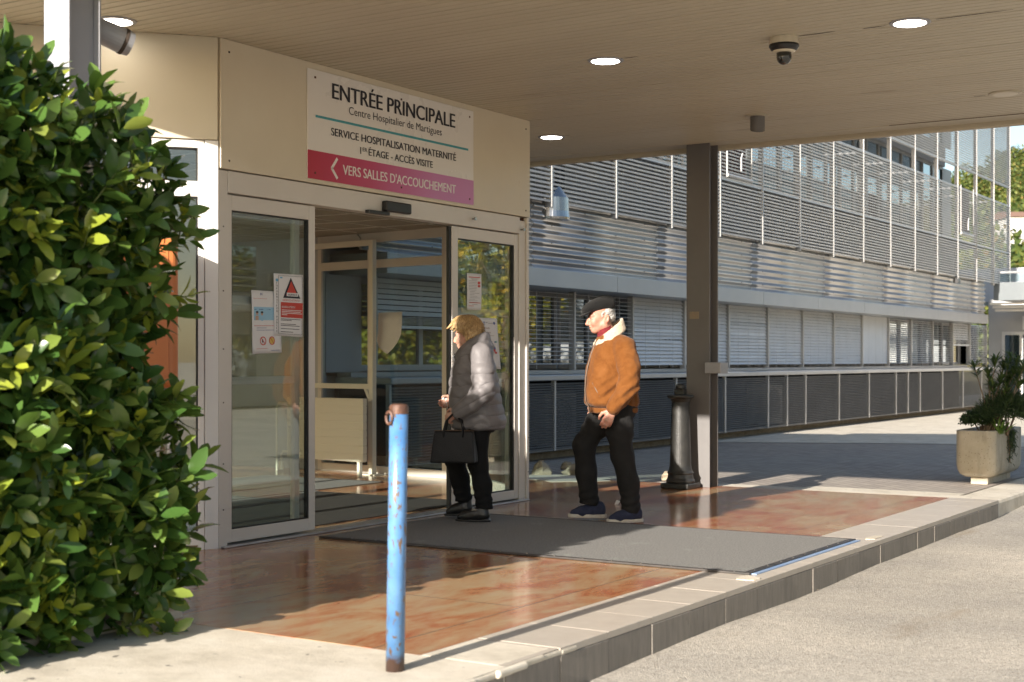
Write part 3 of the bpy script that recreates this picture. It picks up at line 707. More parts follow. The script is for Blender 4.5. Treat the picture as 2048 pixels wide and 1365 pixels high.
line("VERS SALLES D'ACCOUCHEMENT", (686, 348), (911.5, 389), (686, 329), 'direction_lettering', MAT['signwhite'], .04)
p = [at(x_, y_, x=XS) for x_, y_ in ((674, 318), (663, 337), (674, 357.5))]; m = MB()
for q0, q1 in ((p[0], p[1]), (p[1], p[2])):
    d = (q1 - q0); n_ = Vector((0, -d.z, d.y)).normalized() * .011; mid = (q0 + q1) / 2
    m.obox((XS + .003, mid.y, mid.z), (.0008, 0, 0), d / 2 * 1.05, n_)
m.build('arrow', MAT['signwhite'], sg)
a = at(631, 231.5, x=XS); b = at(936, 301, x=XS); zl = (a.z + b.z) / 2
MB().box(XS + .001, XS + .003, a.y, b.y, zl - .0085, zl + .0085).build('teal_line', M('teal_print', (.06, .33, .38), .35), sg)
m = MB()
for yy in (ya + .08, (ya + yb) / 2 + .05, yb - .06):
    for zz in (zb_ + .045, zt_ - .055): m.obox((XS + .003, yy, zz), (.002, 0, 0), (0, .007, 0), (0, 0, .007))
m.build('screws', MAT['rust'], sg)

# ------------------------------------------------------------------ canopy
CX0, CX1, CY0, CY1 = -8.2, .55, 4.86, 12.86
CP = thing('canopy', 'wide flat entrance canopy with slatted cream soffit on steel posts', 'canopy', (-3, 8.8, 0))
MB().box(CX0, CX1, CY0 + .02, CY1 - .02, ZC + .045, ZC + .44).build('roof_slab', MAT['dark_gap'], CP)
m = MB(); y = CY0 + .12; rr = random.Random(5)
while y < CY1 - .36:
    m.box(CX0 + .02, CX1 - .12, y, y + .069, ZC + rr.uniform(-.0008, .0008), ZC + .02); y += .08
m.build('soffit', MAT['soffit'], CP, bevel=.003, seg=1)
e = MB().box(CX0, CX1, CY1 - .36, CY1 - .07, ZC - .006, ZC + .03).box(CX0, CX1, CY1 - .07, CY1, ZC - .05, ZC + .45)
e.build('edge_trim', MAT['soffit'], CP, bevel=.02, seg=3)
MB().box(CX0, CX1, CY0, CY0 + .115, ZC - .075, ZC + .45).box(CX1 - .12, CX1, CY0 + .115, CY1 - .07, ZC - .01, ZC + .45).build('edge_trim', MAT['soffit'], CP, bevel=.01)
MB().box(-3.95, -.5, CY1 - .372, CY1 - .362, ZC - .0065, ZC - .004).build('rust_crack', MAT['dark_gap'], CP)
def hpost(xc, yc, w_, d_, name, mat):
    """rolled steel H section, flanges across the view along y"""
    m = MB(); z0, z1 = 0.0, ZC - .004; t_ = .014
    m.box(xc - w_ / 2, xc + w_ / 2, yc, yc + t_, z0, z1).box(xc - w_ / 2, xc + w_ / 2, yc + d_ - t_, yc + d_, z0, z1).box(xc - .012, xc + .055, yc + t_, yc + d_ - t_, z0, z1)
    return m.build(name, mat, CP, bevel=.003)
p1 = hpost(at(1402, 720, y=12.62).x, 12.55, .245, .20, 'post', MAT['grey_post'])
xp = at(1421, 720, y=12.55).x
jx = MB().box(xp - .035, xp + .13, 12.49, 12.67, 1.10, 1.205).build('junction_box', MAT['white_post'], p1, bevel=.006)
MB().obox((xp - .17, 12.548, 1.66), (.05, 0, 0), (0, .001, 0), (0, 0, .035)).build('sticker_remnant', M('old_sticker', (.30, .235, .16), .8, 0, (.23, .19, .15), 20), p1)
hpost(at(138, 720, y=5.0).x - .0975, 5.0, .195, .215, 'post', MAT['white_post'])

# downlights in the soffit
def downlight(x, y, lit, label):
    d = thing('ceiling_light', label, 'light', (x, y, ZC), 'round recessed ceiling lights in the canopy')
    MB().lathe([(.122, .03), (.126, -.004), (.122, -.008), (.101, -.010), (.098, .0)], (x, y, ZC), 40).build('trim_ring', MAT['white_post'] if lit else MAT['soffit'], d, smooth=False)
    MB().lathe([(.002, -.0105), (.096, -.0105), (.0965, -.007), (.002, -.007)], (x, y, ZC), 40).build('diffuser', MAT['lamp'] if lit else MAT['cream2'], d)
p = at(232, 42, z=ZC); downlight(p.x, p.y, True, 'lit round ceiling light beside the spotlight on the near post')
p = at(1820, 45, z=ZC); downlight(p.x, p.y, True, 'lit round ceiling light nearest the right edge of the canopy')
p = at(1211, 121, z=ZC); downlight(p.x, p.y, True, 'lit round ceiling light in the middle of the canopy')
p = at(1103, 274, z=ZC); downlight(p.x, p.y, True, 'lit round ceiling light just past the corner of the entrance fascia')
p = at(2010, 187, z=ZC); downlight(p.x, p.y, False, 'unlit cream round ceiling light near the canopy end')
for (a, b), x0, x1 in (((1820, 45), -.30, -.15), ((1820, 45), .16, .62), ((2010, 187), -.24, -.15), ((1568, 76), .10, .34), ((1211, 121), .15, .25), ((1103, 274), .15, .2)):
    p = at(a, b, z=ZC); MB().poly([(p.x + x0, p.y - .003, ZC - .002), (p.x + x1, p.y - .001, ZC - .002), (p.x + x1, p.y + .004, ZC - .002), (p.x + (x0 + x1) / 2, p.y + .012, ZC - .002), (p.x + x0, p.y + .006, ZC - .002)], [(4, 3, 2, 1, 0)]).build('rust_crack', MAT['dark_gap'], CP)
# dome camera
p = at(1568, 76, z=ZC)
sc_ = thing('security_camera', 'black and cream dome security camera hanging from the canopy soffit', 'camera', (p.x, p.y, ZC))
MB().lathe([(.088, .0), (.090, -.012), (.095, -.045)], p, 40).build('mount', MAT['cream2'], sc_, smooth=False)
MB().lathe([(.0945, -.045), (.098, -.058), (.084, -.080), (.072, -.086)], p, 40).build('collar', MAT['black'], sc_)
MB().lathe([(.074, -.086), (.062, -.098), (.05, -.099)], p, 40).build('trim_ring', MAT['cream2'], sc_)
MB().lathe([(.048, -.098), (.049, -.125)] + [(.049 * math.cos(a), -.125 - .05 * math.sin(a)) for a in [R_(15 * k) for k in range(1, 6)]] + [(.002, -.1755)], p, 32).build('dome', M('smoked_dome', (.02, .022, .022), .08, 0, spec=.8), sc_, smooth=True)
# spotlight can
p = at(1515, 232, z=ZC)
sp = thing('spotlight', 'grey angled tube spotlight under the canopy beside the far edge', 'light', (p.x, p.y, ZC))
MB().lathe([(.105, .0), (.105, -.008)], p, 32).build('base_plate', MAT['soffit'], sp)
m = MB(); n = 28; P = []
for k in range(n):
    a = 2 * math.pi * k / n; P.append((p.x + .062 * math.cos(a), p.y + .062 * math.sin(a), ZC - .008))
for k in range(n):
    a = 2 * math.pi * k / n; dd = (math.cos(a) * RIGHT.x - 0 + 0); off = math.cos(a) * .5 - math.sin(a) * .8
    P.append((p.x + .062 * math.cos(a), p.y + .062 * math.sin(a), ZC - .125 - .028 * off))
m.poly(P, [(k, (k + 1) % n, n + (k + 1) % n, n + k) for k in range(n)] + [tuple(range(n, 2 * n))]); m.build('barrel', MAT['grey_post'], sp)
c0 = Vector((p.x, p.y, ZC - .127)); MB().poly([(c0.x + .05 * math.cos(2 * math.pi * k / 24), c0.y + .05 * math.sin(2 * math.pi * k / 24), c0.z - .001 - .028 * (.8 * math.cos(2 * math.pi * k / 24) * .5 - .8 * math.sin(2 * math.pi * k / 24) * .8)) for k in range(24)], [tuple(range(24))]).build('lens', MAT['white_post'], sp)
# floodlight clamped to the near post
c0 = Vector((-5.70, 5.17, 0))
q0 = at(196, 60, y=5.30); q1 = at(244, 82, y=5.42)
fl = thing('floodlight', 'grey tubular floodlight clamped to the pale post above the hedge', 'light', tuple(q0))
dv = (q1 - q0).normalized()
MB().tube([q0 - dv * .10, q0 + dv * .06, q1], [.062, .068, .072], 24).build('barrel', MAT['white_post'], fl)
MB().tube([q1 - dv * .004, q1 + dv * .016], [.074, .074], 24).build('front_ring', MAT['dark_gap'], fl)
MB().tube([q1 + dv * .016, q1 + dv * .05], [.073, .066], 24).build('glass_hood', MAT['white_post'], fl)
# ------------------------------------------------------------------ long louvred building
XW = -10.12                                          # blinds and guide rails
yB = lambda px, x=XB: at(px, 720, x=x).y
YL0, YL1, YS1 = 12.56, yB(1977), yB(2018)
LB = thing('louvred_building', 'long grey hospital wing with metal louvres, corrugated cladding and blinds', 'building', (XB, 25, 0))
MB().box(-22, -10.45, 12.45, YL1, -.2, 1.05).box(-22, -10.45, 12.45, YL1, 2.2, 4.25).box(-22, -10.9, 12.5, YL1 - .01, 1.05, 2.2).box(-22, -10.95, 12.5, YL1 - .01, 4.25, 8.8).build('wall', MAT['wall_grey'], LB)
MB().box(-22.1, -10.3, 12.4, YL1 + .05, 8.8, 9.1).build('roof', MAT['band'], LB)
MB().box(-10.44, -10.38, YL0 + .1, YL1, -.2, .95).build('plinth', MAT['dark'], LB)
MB().box(-10.2, XB - .25, YL0 + .1, YL1 + 1.2, -.2, -.01).build('footing', MAT['rock'], LB)
# ledge
MB().box(-10.36, XB + .05, YL0, YL1 + 1.6, .955, 1.03).build('ledge', MAT['band'], LB, bevel=.012)
MB().box(-10.36, -10.16, YL0 + .05, YL1, 1.032, 1.085).build('sill', MAT['band'], LB)
# end wall left of the first window
MB().box(-10.40, -10.30, 12.34, 12.95, 1.087, 2.19).build('end_panel', MAT['wall_blue'], LB)
# lower louvres
pxs = [1108, 1351, 1449, 1535, 1573, 1610, 1677, 1737, 1791, 1815, 1839, 1884, 1925, 1962]
yl = [YL0 + .02, 13.9] + [yB(p) for p in pxs]; y = (yl[2] + yl[3]) / 2; yl = sorted(yl + [y, (13.9 + yl[2]) / 2 + .3, YL1 + 1.2])
yl = [v for i, v in enumerate(yl) if i == 0 or v - yl[i - 1] > .3]
mu = MB()
for i, ya in enumerate(yl[:-1]):
    yb = yl[i + 1]; m = MB(); n = 27
    for k in range(n):
        z = .065 + k * .0325
        m.obox((XB, (ya + yb) / 2, z), (.013, 0, -.008), (0, (yb - ya) / 2 - .02, 0), (.0025, 0, .0042))
    m.build('louvre_panel', MAT['slat_dark'], LB)
for yv in yl: m = MB().box(XB - .03, XB + .022, yv - .02, yv + .02, .03, .952).build('louvre_post', MAT['mullion'], LB)
MB().box(XB - .012, XB + .012, YL0, yl[-1], .03, .05).build('louvre_rail', MAT['slat_dark'], LB)
# ground floor windows with outside blinds
wp = [1145, 1262, 1366, 1454, 1533, 1603, 1665, 1722, 1775, 1820, 1863, 1903, 1938, 1971]
yw = [13.05, 14.9 - .05] + [at(p, 720, x=XW).y for p in wp]
yw = [12.97, 14.95] + [at(p, 720, x=XW).y for p in wp] + [YL1 - .05]
yw[1] = (yw[0] + yw[2]) / 2 + .25
state = ['up', 'open', 'open', 'half', 'half', 'half', 'half', 'half', 'half', 'shut', 'fine', 'fine', 'open', 'up', 'fine', 'fine']
for i in range(len(yw) - 1):
    ya, yb = yw[i] + .025, yw[i + 1] - .025; s_ = state[min(i, 15)]
    f = MB(); xg = XW - .28
    for a, b in ((ya, ya + .07), (yb - .07, yb), ((ya + yb) / 2 - .04, (ya + yb) / 2 + .04)): f.box(xg - .03, xg + .03, a, b, 1.10, 2.19)
    for a, b in ((1.10, 1.17), (2.12, 2.19)): f.box(xg - .028, xg + .028, ya + .07, yb - .07, a, b)
    wn = f.build('window', MAT['mullion'] if s_ == 'up' else MAT['grey_post'], LB)
    MB().box(xg - .006, xg + .004, ya + .06, yb - .06, 1.16, 2.13).build('pane', MAT['farglass'], wn)
    b = MB(); yc = (ya + yb) / 2; hw = (yb - ya) / 2 - .012
    if s_ == 'up':
        for k in range(7): b.obox((XW, yc, 2.15 - .062 * k), (.014, 0, -.026), (0, hw, 0), (.0012, 0, .0008))
        for k in range(6): b.obox((XW, yc, 1.735 - .016 * k), (.03, 0, 0), (0, hw, 0), (0, 0, .002))
        b.box(XW - .03, XW + .03, ya + .01, yb - .01, 1.60, 1.635)
    else:
        tilt, pitch, sw = {'open': (R_(8), .058, .026), 'shut': (R_(72), .058, .031), 'half': (R_(60), .058, .031), 'fine': (R_(25), .05, .026)}[s_]
        n = int(1.06 / pitch); rr = random.Random(i)
        for k in range(n):
            z = 2.16 - pitch * k; tt = tilt + rr.uniform(-.03, .03) + (rr.uniform(-.25, .25) if rr.random() < .05 else 0); ty = rr.uniform(-.002, .002) + (rr.uniform(-.012, .012) if (i in (2, 3) and 8 < k < 13) else 0)
            b.obox((XW, yc, z), (math.cos(tt) * sw, 0, -math.sin(tt) * sw), (0, hw, ty), (.0012 * math.sin(tt), 0, .0012 * math.cos(tt) + .0006))
        for q in (-.55, 0, .55): b.tube([(XW + .027, yc + hw * q, 1.10), (XW + .027, yc + hw * q, 2.18)], .003, 4)
    b.build('blind', MAT['blind'], wn)
for yv in yw: MB().box(XW - .05, XW + .045, yv - .022, yv + .022, 1.088, 2.19).build('guide_rail', MAT['mullion'], LB)
# fascia band in lengths
yv = YL0
k = 0
while yv < YL1:
    ye = min(yv + 2.7, YL1); MB().box(-10.44, XB - .01, yv + .004, ye - .004, 2.192, 2.425).build('fascia_band', MAT['band'], LB, bevel=.006); yv = ye
# corrugated cladding
XCc = XB - .10; yv = YL0 - .4
while yv < YL1:
    ye = min(yv + 3.62, YL1); zs = np.linspace(2.428, 3.36, 97); xs_ = XCc + .021 * np.cos((zs - 2.428) / .1165 * 2 * np.pi)
    V = []; 
    for yy in (yv + .004, ye - .004):
        for xx, zz in zip(xs_, zs): V.append((xx, yy, zz))
    n = len(zs); F = [(i, n + i, n + i + 1, i + 1) for i in range(n - 1)]
    o = mesh_obj('cladding', V, F, MAT['corr'], LB, smooth=True)
    md = o.modifiers.new('solid', 'SOLIDIFY'); md.thickness = .002
    sc = MB()
    for zz in (2.428 + .1165 * q for q in (1, 3, 5, 7)):
        for j in range(4): sc.obox((XCc + .024, yv + .45 + .9 * j, zz), (.004, 0, 0), (0, .007, 0), (0, 0, .007))
    if ye - yv > 3.4: sc.build('screws', MAT['dark_gap'], o)
    yv = ye
MB().box(XCc - .05, XCc - .03, YL0, YL1 - .02, 2.427, 3.35).build('backing', MAT['dark'], LB)
MB().box(-10.40, XCc - .02, YL0, YL1, 3.36, 3.41).build('flashing', MAT['band'], LB)
# upper floor behind the screens: glazing strips
for z0, z1 in ((4.32, 6.45), (7.05, 8.6)):
    yv = 12.8
    while yv < YL1 - .5:
        ye = yv + 1.8; f = MB(); xg = -10.87
        for a, b in ((yv, yv + .05), (ye - .05, ye), (yv + .88, yv + .92)): f.box(xg - .04, xg + .04, a, min(b, YL1), z0, z1)
        for a, b in ((z0, z0 + .06), (z1 - .06, z1)): f.box(xg - .038, xg + .038, yv + .05, min(ye - .05, YL1), a, b)
        wn = f.build('window', MAT['mullion'], LB); MB().box(xg - .006, xg + .004, yv + .04, min(ye - .04, YL1), z0 + .05, z1 - .05).build('pane', MAT['farglass'], wn)
        yv = ye
MB().box(-10.90, -10.75, 12.6, YL1, 6.45, 7.05).build('spandrel', MAT['wall_grey'], LB)
# metal screens: horizontal slats over thin upright bars
def screen_mesh(wd, z0, z1, pitch):
    m = MB(); z = z0 + .02
    while z < z1:
        m.obox((0, 0, z), (.021, 0, -.007), (0, wd / 2 - .006, 0), (.004, 0, .0125)); z += pitch
    n = max(2, int(round(wd / .148)))
    for i in range(1, n): m.box(-.042, -.036, -wd / 2 + wd * i / n - .0035, -wd / 2 + wd * i / n + .0035, z0 + .005, z1 - .005)
    return m
ypx = [1101, 1232, 1345, 1444, 1527, 1602, 1669, 1727, 1783, 1832, 1876, 1917, 1954, 1988, 2018]
ym = [yB(p) for p in ypx]; stp = (ym[-1] - ym[0]) / 14
ym = [ym[0] + stp * i for i in range(-2, 15)]
for z0, z1, nm in ((3.30, 4.185, 'screen_panel'), (4.215, 5.52, 'screen_panel'), (6.06, 8.4, 'screen_panel')):
    src = screen_mesh(stp - .05, z0, z1, .058); first = None
    for i in range(len(ym) - 1):
        yc = (ym[i] + ym[i + 1]) / 2
        if first is None:
            src.v = [(x + XB, y + yc, z) for x, y, z in src.v]; first = src.build(nm, MAT['slat'], LB); y00 = yc
        else:
            c = first.copy(); COL.objects.link(c); c.parent = LB; c.location = (0, yc - y00, 0)
for yv in ym: MB().box(XB - .06, XB + .035, yv - .018, yv + .018, 3.24, 8.6).build('mullion', MAT['mullion'], LB)
for yv in ym[:-1]:
    MB().tube([(XB - .05, yv + .02, 3.40), (-10.45, yv + .02, 3.43)], .02, 6).tube([(XB - .05, yv + .02, 5.5), (-10.9, yv + .02, 5.53)], .02, 6).build('bracket', MAT['metal'], LB)
for z in (4.2, 5.535, 6.045): MB().box(XB - .05, XB + .018, ym[0], ym[-1], z - .013, z + .013).build('screen_rail', MAT['slat'], LB)
MB().box(-10.85, XB - .07, YL0, YL1, 4.20, 4.235).build('walkway', MAT['slat'], LB)
# red-brown escape hatches in the screens
for pa, pb, pz in ((1449, 1498, 357), (1918, 1943, 470)):
    y0_, y1_ = yB(pa), yB(pb); z = at((pa + pb) / 2, pz, x=XB).z
    h = MB().box(XB - .085, XB - .055, y0_ + .03, y1_ - .03, z + .03, z + 1.2); hatch = h.build('hatch', MAT['redbrown'], LB)
    MB().tube([(XB + .045, y0_, z), (XB + .045, y1_, z)], .032, 10).tube([(XB + .045, y1_, z), (XB + .045, y1_, z + 1.2)], .014, 8).tube([(XB + .045, y0_, z), (XB + .045, y0_, z + 1.2)], .014, 8).build('hatch_frame', MAT['mullion'], hatch)
    MB().tube([(XB + .05, (y0_ * .45 + y1_ * .55), z + .12), (XB + .05, (y0_ * .45 + y1_ * .55), z + .33), (XB + .05, (y0_ * .4 + y1_ * .6), z + .42)], .018, 6).build('handle', MAT['paper'], hatch)
# steel flue
yf = yB(1116, XB - .12)
MB().lathe([(.115, 3.52), (.115, 6.2)], (XB - .15, yf, 0), 28).build('flue', MAT['steel'], LB, smooth=True)
MB().lathe([(.235, 3.09), (.24, 3.12), (.235, 3.15), (.228, 3.20), (.222, 3.38), (.16, 3.47), (.116, 3.53)], (XB - .10, yB(1104, XB - .1), 0), 32).build('flue_collar', MAT['steel'], LB)
ys_ = yB(1908); MB().box(XB - .02, XB + .10, ys_, ys_ + .22, 3.12, 3.24).build('floodlight', MAT['black'], LB)
# fresh-air units standing behind the lower louvres
for yy in (15.0, 16.9, 18.8, 24.6):
    a_ = thing('condenser_unit', 'grey air conditioning unit half hidden behind the lower louvres', 'air conditioner', (-10.1, yy, -.01), 'air conditioning units behind the louvres')
    bd = MB().box(-10.28, -9.92, yy - .42, yy + .42, .06, .78).build('casing', MAT['metal'], a_, bevel=.01)
    m = MB()
    for r_ in (.26, .19, .12, .05): m.tube([(-9.91, yy + r_ * math.cos(2 * math.pi * k / 20), .42 + r_ * math.sin(2 * math.pi * k / 20)) for k in range(21)], .008, 4, cap=False)
    m.build('fan_grille', MAT['slat_dark'], a_); MB().box(-10.25, -9.95, yy - .35, yy - .28, -.009, .06).box(-10.25, -9.95, yy + .28, yy + .35, -.009, .06).build('base_rail', MAT['dark'], a_)

# ------------------------------------------------------------------ pale annexe at the end
AX = thing('annexe_building', 'pale annexe with balcony parapet and white pergola slats beyond the louvred wing', 'building', (-6, 41, 0))
ya_ = 39.9
zz = lambda py: at(2010, py, y=ya_).z
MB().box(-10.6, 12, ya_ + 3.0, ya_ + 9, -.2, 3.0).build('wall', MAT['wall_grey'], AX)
MB().box(-9.72, 12, ya_, ya_ + .25, zz(601), zz(565)).build('parapet', M('shade_grey_parapet', (.17, .19, .20), .8, 0, (.14, .155, .165), 1), AX)  # whitish parapet darkened in its colour to stand for shade on it
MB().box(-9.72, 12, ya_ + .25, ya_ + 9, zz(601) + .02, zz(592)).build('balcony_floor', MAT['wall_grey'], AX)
for i, py in enumerate((605, 610.5, 616.5)):
    MB().box(-9.9, 12, ya_ + .3 + .3 * i, ya_ + .42 + .3 * i, zz(py + 3) - .02, zz(py)).build('pergola_slat', MAT['white'], AX)
for x in (-8.35, -6.9, -5.0): MB().box(x, x + .75, ya_ + 1.6, ya_ + 2.1, -.2, 2.7).build('pillar', MAT['white'], AX)
dr = MB().box(-10.2, -9.1, ya_ + 2.93, ya_ + 2.99, 0, 2.05).build('door', MAT['slat'], AX); MB().box(-10.1, -9.7, ya_ + 2.90, ya_ + 2.92, .1, 1.95).box(-9.6, -9.2, ya_ + 2.90, ya_ + 2.92, .1, 1.95).build('pane', MAT['farglass'], dr)
rl = MB().tube([(-9.6, ya_ + .12, zz(545)), (12, ya_ + .12, zz(545))], .03, 6)
for i in range(14): rl.tube([(-9.6 + i * 1.0, ya_ + .12, zz(566)), (-9.6 + i, ya_ + .12, zz(545))], .025, 6)
rl.build('railing', MAT['metal'], AX); MB().box(-9.6, 12, ya_ + .11, ya_ + .118, zz(564), zz(548)).build('glass', MAT['glass_side'], AX)
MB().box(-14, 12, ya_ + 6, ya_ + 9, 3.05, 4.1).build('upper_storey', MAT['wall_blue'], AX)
pl = thing('wall_plaque', 'small white plaque on the annexe wall beside the pillars', 'sign', (-9.3, ya_ + 2.98, 2.2))
MB().box(-9.62, -9.0, ya_ + 2.95, ya_ + 2.985, 2.1, 2.5).build('plate', MAT['paper'], pl)
m = MB()
for k in range(3): m.box(-9.55, -9.1, ya_ + 2.945, ya_ + 2.949, 2.18 + .1 * k, 2.2 + .1 * k)
m.build('text_bars', MAT['inkgrey'], pl)

# ------------------------------------------------------------------ vegetation
def clump_tree(name, label, cat, x, y, z, h, rad, n, stops, tint=0, leaf=.22, group=None, trunk=True, squash=.8, low=.25):
    t = thing(name, label, cat, (x, y, z), group)
    r = np.random.default_rng(int(abs(x * 71 + y * 13)) + n)
    if trunk:
        m = MB(); m.tube([(x, y, z - .2), (x + .05, y, z + h * .3), (x - .05, y + .05, z + h * .6), (x, y, z + h * .85)], [.05 * h * .5, .04 * h * .5, .025 * h * .5, .01], 8)
        for k in range(6):
            a = r.uniform(0, 6.28); zz_ = z + h * r.uniform(.3, .6)
            m.tube([(x, y, zz_), (x + math.cos(a) * rad * .4, y + math.sin(a) * rad * .4, zz_ + h * .13), (x + math.cos(a) * rad * .75, y + math.sin(a) * rad * .75, zz_ + h * .22)], [.022 * h * .4, .014 * h * .4, .004 * h], 6)
        m.build('trunk', MAT['bark'], t, smooth=True)
    nc = 26; cc = unit(r.normal(size=(nc, 3))) * (r.uniform(.45, 1, (nc, 1)) ** .6)
    cc = np.array([x, y, z + h * (low + (1 - low) / 2)]) + cc * np.array([rad, rad, h * (1 - low) / 2]) * .78
    w_ = r.integers(0, nc, n); d = unit(r.normal(size=(n, 3))); rr_ = rad * .36 * r.uniform(.6, 1, (n, 1))
    pos = cc[w_] + d * rr_ * np.array([1, 1, squash]); dirs = unit(d + r.normal(size=(n, 3)) * .6); nr = unit(d * .7 + np.array([0, 0, .7]) + r.normal(size=(n, 3)) * .4)
    V, Q, K = leaves(pos, dirs, nr, leaf * r.uniform(.6, 1.3, n), leaf * .55 * r.uniform(.7, 1.2, n), simple=True)
    mesh_np('crown', V, Q, leaf_mat(name + '_leaf', stops, .55, .3), t, smooth=False)
    return t
GRN = [(0, (.035, .07, .015)), (.5, (.07, .12, .025)), (1, (.12, .17, .04))]
YEL = [(0, (.13, .17, .02)), (.4, (.30, .29, .03)), (.8, (.50, .38, .035)), (1, (.38, .20, .03))]
# trees across the forecourt (the ground-floor windows mirror them)
for i, (x, y, h, rd_, lab) in enumerate([(5.5, 34, 6.0, 2.6, 'yellow-green autumn tree nearest the forecourt across the road'), (9.5, 35.5, 7, 2.8, 'yellow-green autumn tree in the middle of the row across the road'), (13.2, 34, 6.5, 2.6, 'yellow-green autumn tree beside the balcony building'), (2.2, 35.5, 5.5, 2.2, 'smallest yellow-green autumn tree at the end of the row')]):
    clump_tree('autumn_tree', lab, 'tree', x, y, -.2, h, rd_, 4200, YEL, leaf=.24, group='autumn trees beyond the forecourt', low=.0)
# building across the road, mirrored in the door glass
OB = thing('balcony_building', 'pale building with railed balconies across the road', 'building', (17, 28, 0))
MB().box(17, 26, 12, 44, -.2, 7.5).build('wall', MAT['wall_grey'], OB)
for z in (2.9, 5.6):
    MB().box(15.7, 17, 12, 44, z - .22, z).build('balcony_slab', MAT['white'], OB)
    m = MB()
    for k in range(4): m.tube([(15.75, 12, z + .25 + .25 * k), (15.75, 44, z + .25 + .25 * k)], .025, 5)
    for k in range(17): m.tube([(15.75, 12 + 2 * k, z), (15.75, 12 + 2 * k, z + 1.0)], .03, 5)
    m.build('railing', MAT['metal'], OB)
for z in (.6, 3.3, 6.0):
    for k in range(7):
        f = MB().box(16.96, 16.99, 13.5 + 4.3 * k, 15.6 + 4.3 * k, z, z + 1.4).build('window', MAT['farglass'], OB)
# hillside
def hillz(x, y):
    d = (Vector((x, y, 0))).dot(FWD); s = Vector((x, y, 0)).dot(RIGHT)
    return max(0, min(1, (d - 62) / 120)) ** .8 * (19 + 7 * math.sin(s * .03 + 1) + 4 * math.sin(s * .11) + 3 * math.sin(d * .07)) * (0.62 + .5 * min(1, max(0, (s - 20) / 60)))
xs = np.linspace(-20, 260, 57); ds = np.linspace(55, 330, 40); P = []
for s in xs:
    for d in ds:
        q = FWD * d + RIGHT * s; P.append((q.x, q.y, hillz(q.x, q.y) - .25))
tag(mesh_obj('hillside', P, [(i * 40 + j, (i + 1) * 40 + j, (i + 1) * 40 + j + 1, i * 40 + j + 1) for i in range(56) for j in range(39)], M('dry_hillside', (.17, .14, .075), .95, 0, (.09, .10, .04), .12), smooth=True), kind='structure')
r = np.random.default_rng(5); N = 900; pos = []; dirs = []; nr = []; ln = []
for k in range(N):
    d = r.uniform(66, 190); s = d * r.uniform(.30, .44); q = FWD * d + RIGHT * s; z = hillz(q.x, q.y); hh = r.uniform(2.0, 4.5); nl = 260
    dd = unit(r.normal(size=(nl, 3))); pos.append(np.array([q.x, q.y, z + hh * .5]) + dd * np.array([hh * .5, hh * .5, hh * .55]) * r.uniform(.7, 1, (nl, 1)))
    dirs.append(unit(dd + r.normal(size=(nl, 3)) * .7)); nr.append(unit(dd + np.array([0, 0, .6]))); ln.append(np.full(nl, hh * .085) * r.uniform(.7, 1.3, nl))
pos, dirs, nr, ln = map(np.concatenate, (pos, dirs, nr, ln)); V, Q, K = leaves(pos, dirs, nr, ln, ln * .8, simple=True)
wd_ = mesh_np('woodland', V, Q, leaf_mat('hill_leaf', [(0, (.05, .085, .018)), (.5, (.10, .135, .028)), (.8, (.17, .19, .04)), (1, (.26, .17, .05))], .6, .3), None, smooth=False)
tag(wd_, 'green and ochre wooded hillside beyond the annexe', 'woodland', kind='stuff')
for px, py, d, lab in ((2040, 455, 92, 'white house with a red tiled roof on the wooded hillside'), (1972, 462, 118, 'small pale house glimpsed through the end louvres')):
    c = CAM + ray(px, py) * d; z = c.z
    h = thing('hillside_house', lab, 'house', (c.x, c.y, z - 1.2))
    u_, v_ = RIGHT, FWD
    MB().obox((c.x, c.y, z - .6), u_ * 1.3, v_ * 1.8, (0, 0, 1.1)).build('wall', MAT['white'], h)
    n0 = c + Vector((0, 0, .5)); P = [n0 - u_ * 1.45 - v_ * 2, n0 + u_ * 1.45 - v_ * 2, n0 + u_ * 1.45 + v_ * 2, n0 - u_ * 1.45 + v_ * 2, n0 - u_ * 1.45 + Vector((0, 0, .5)), n0 + u_ * 1.45 + Vector((0, 0, .5))]
    MB().poly(P, [(0, 1, 5, 4), (2, 3, 4, 5), (0, 4, 3), (1, 2, 5), (0, 3, 2, 1)]).build('roof', M('clay_tiles', (.26, .15, .10), .8), h)
    MB().obox((c.x - .3, c.y, z - .5) , u_ * .3, v_ * 1.82, (0, 0, .3)).build('window', MAT['farglass'], h)
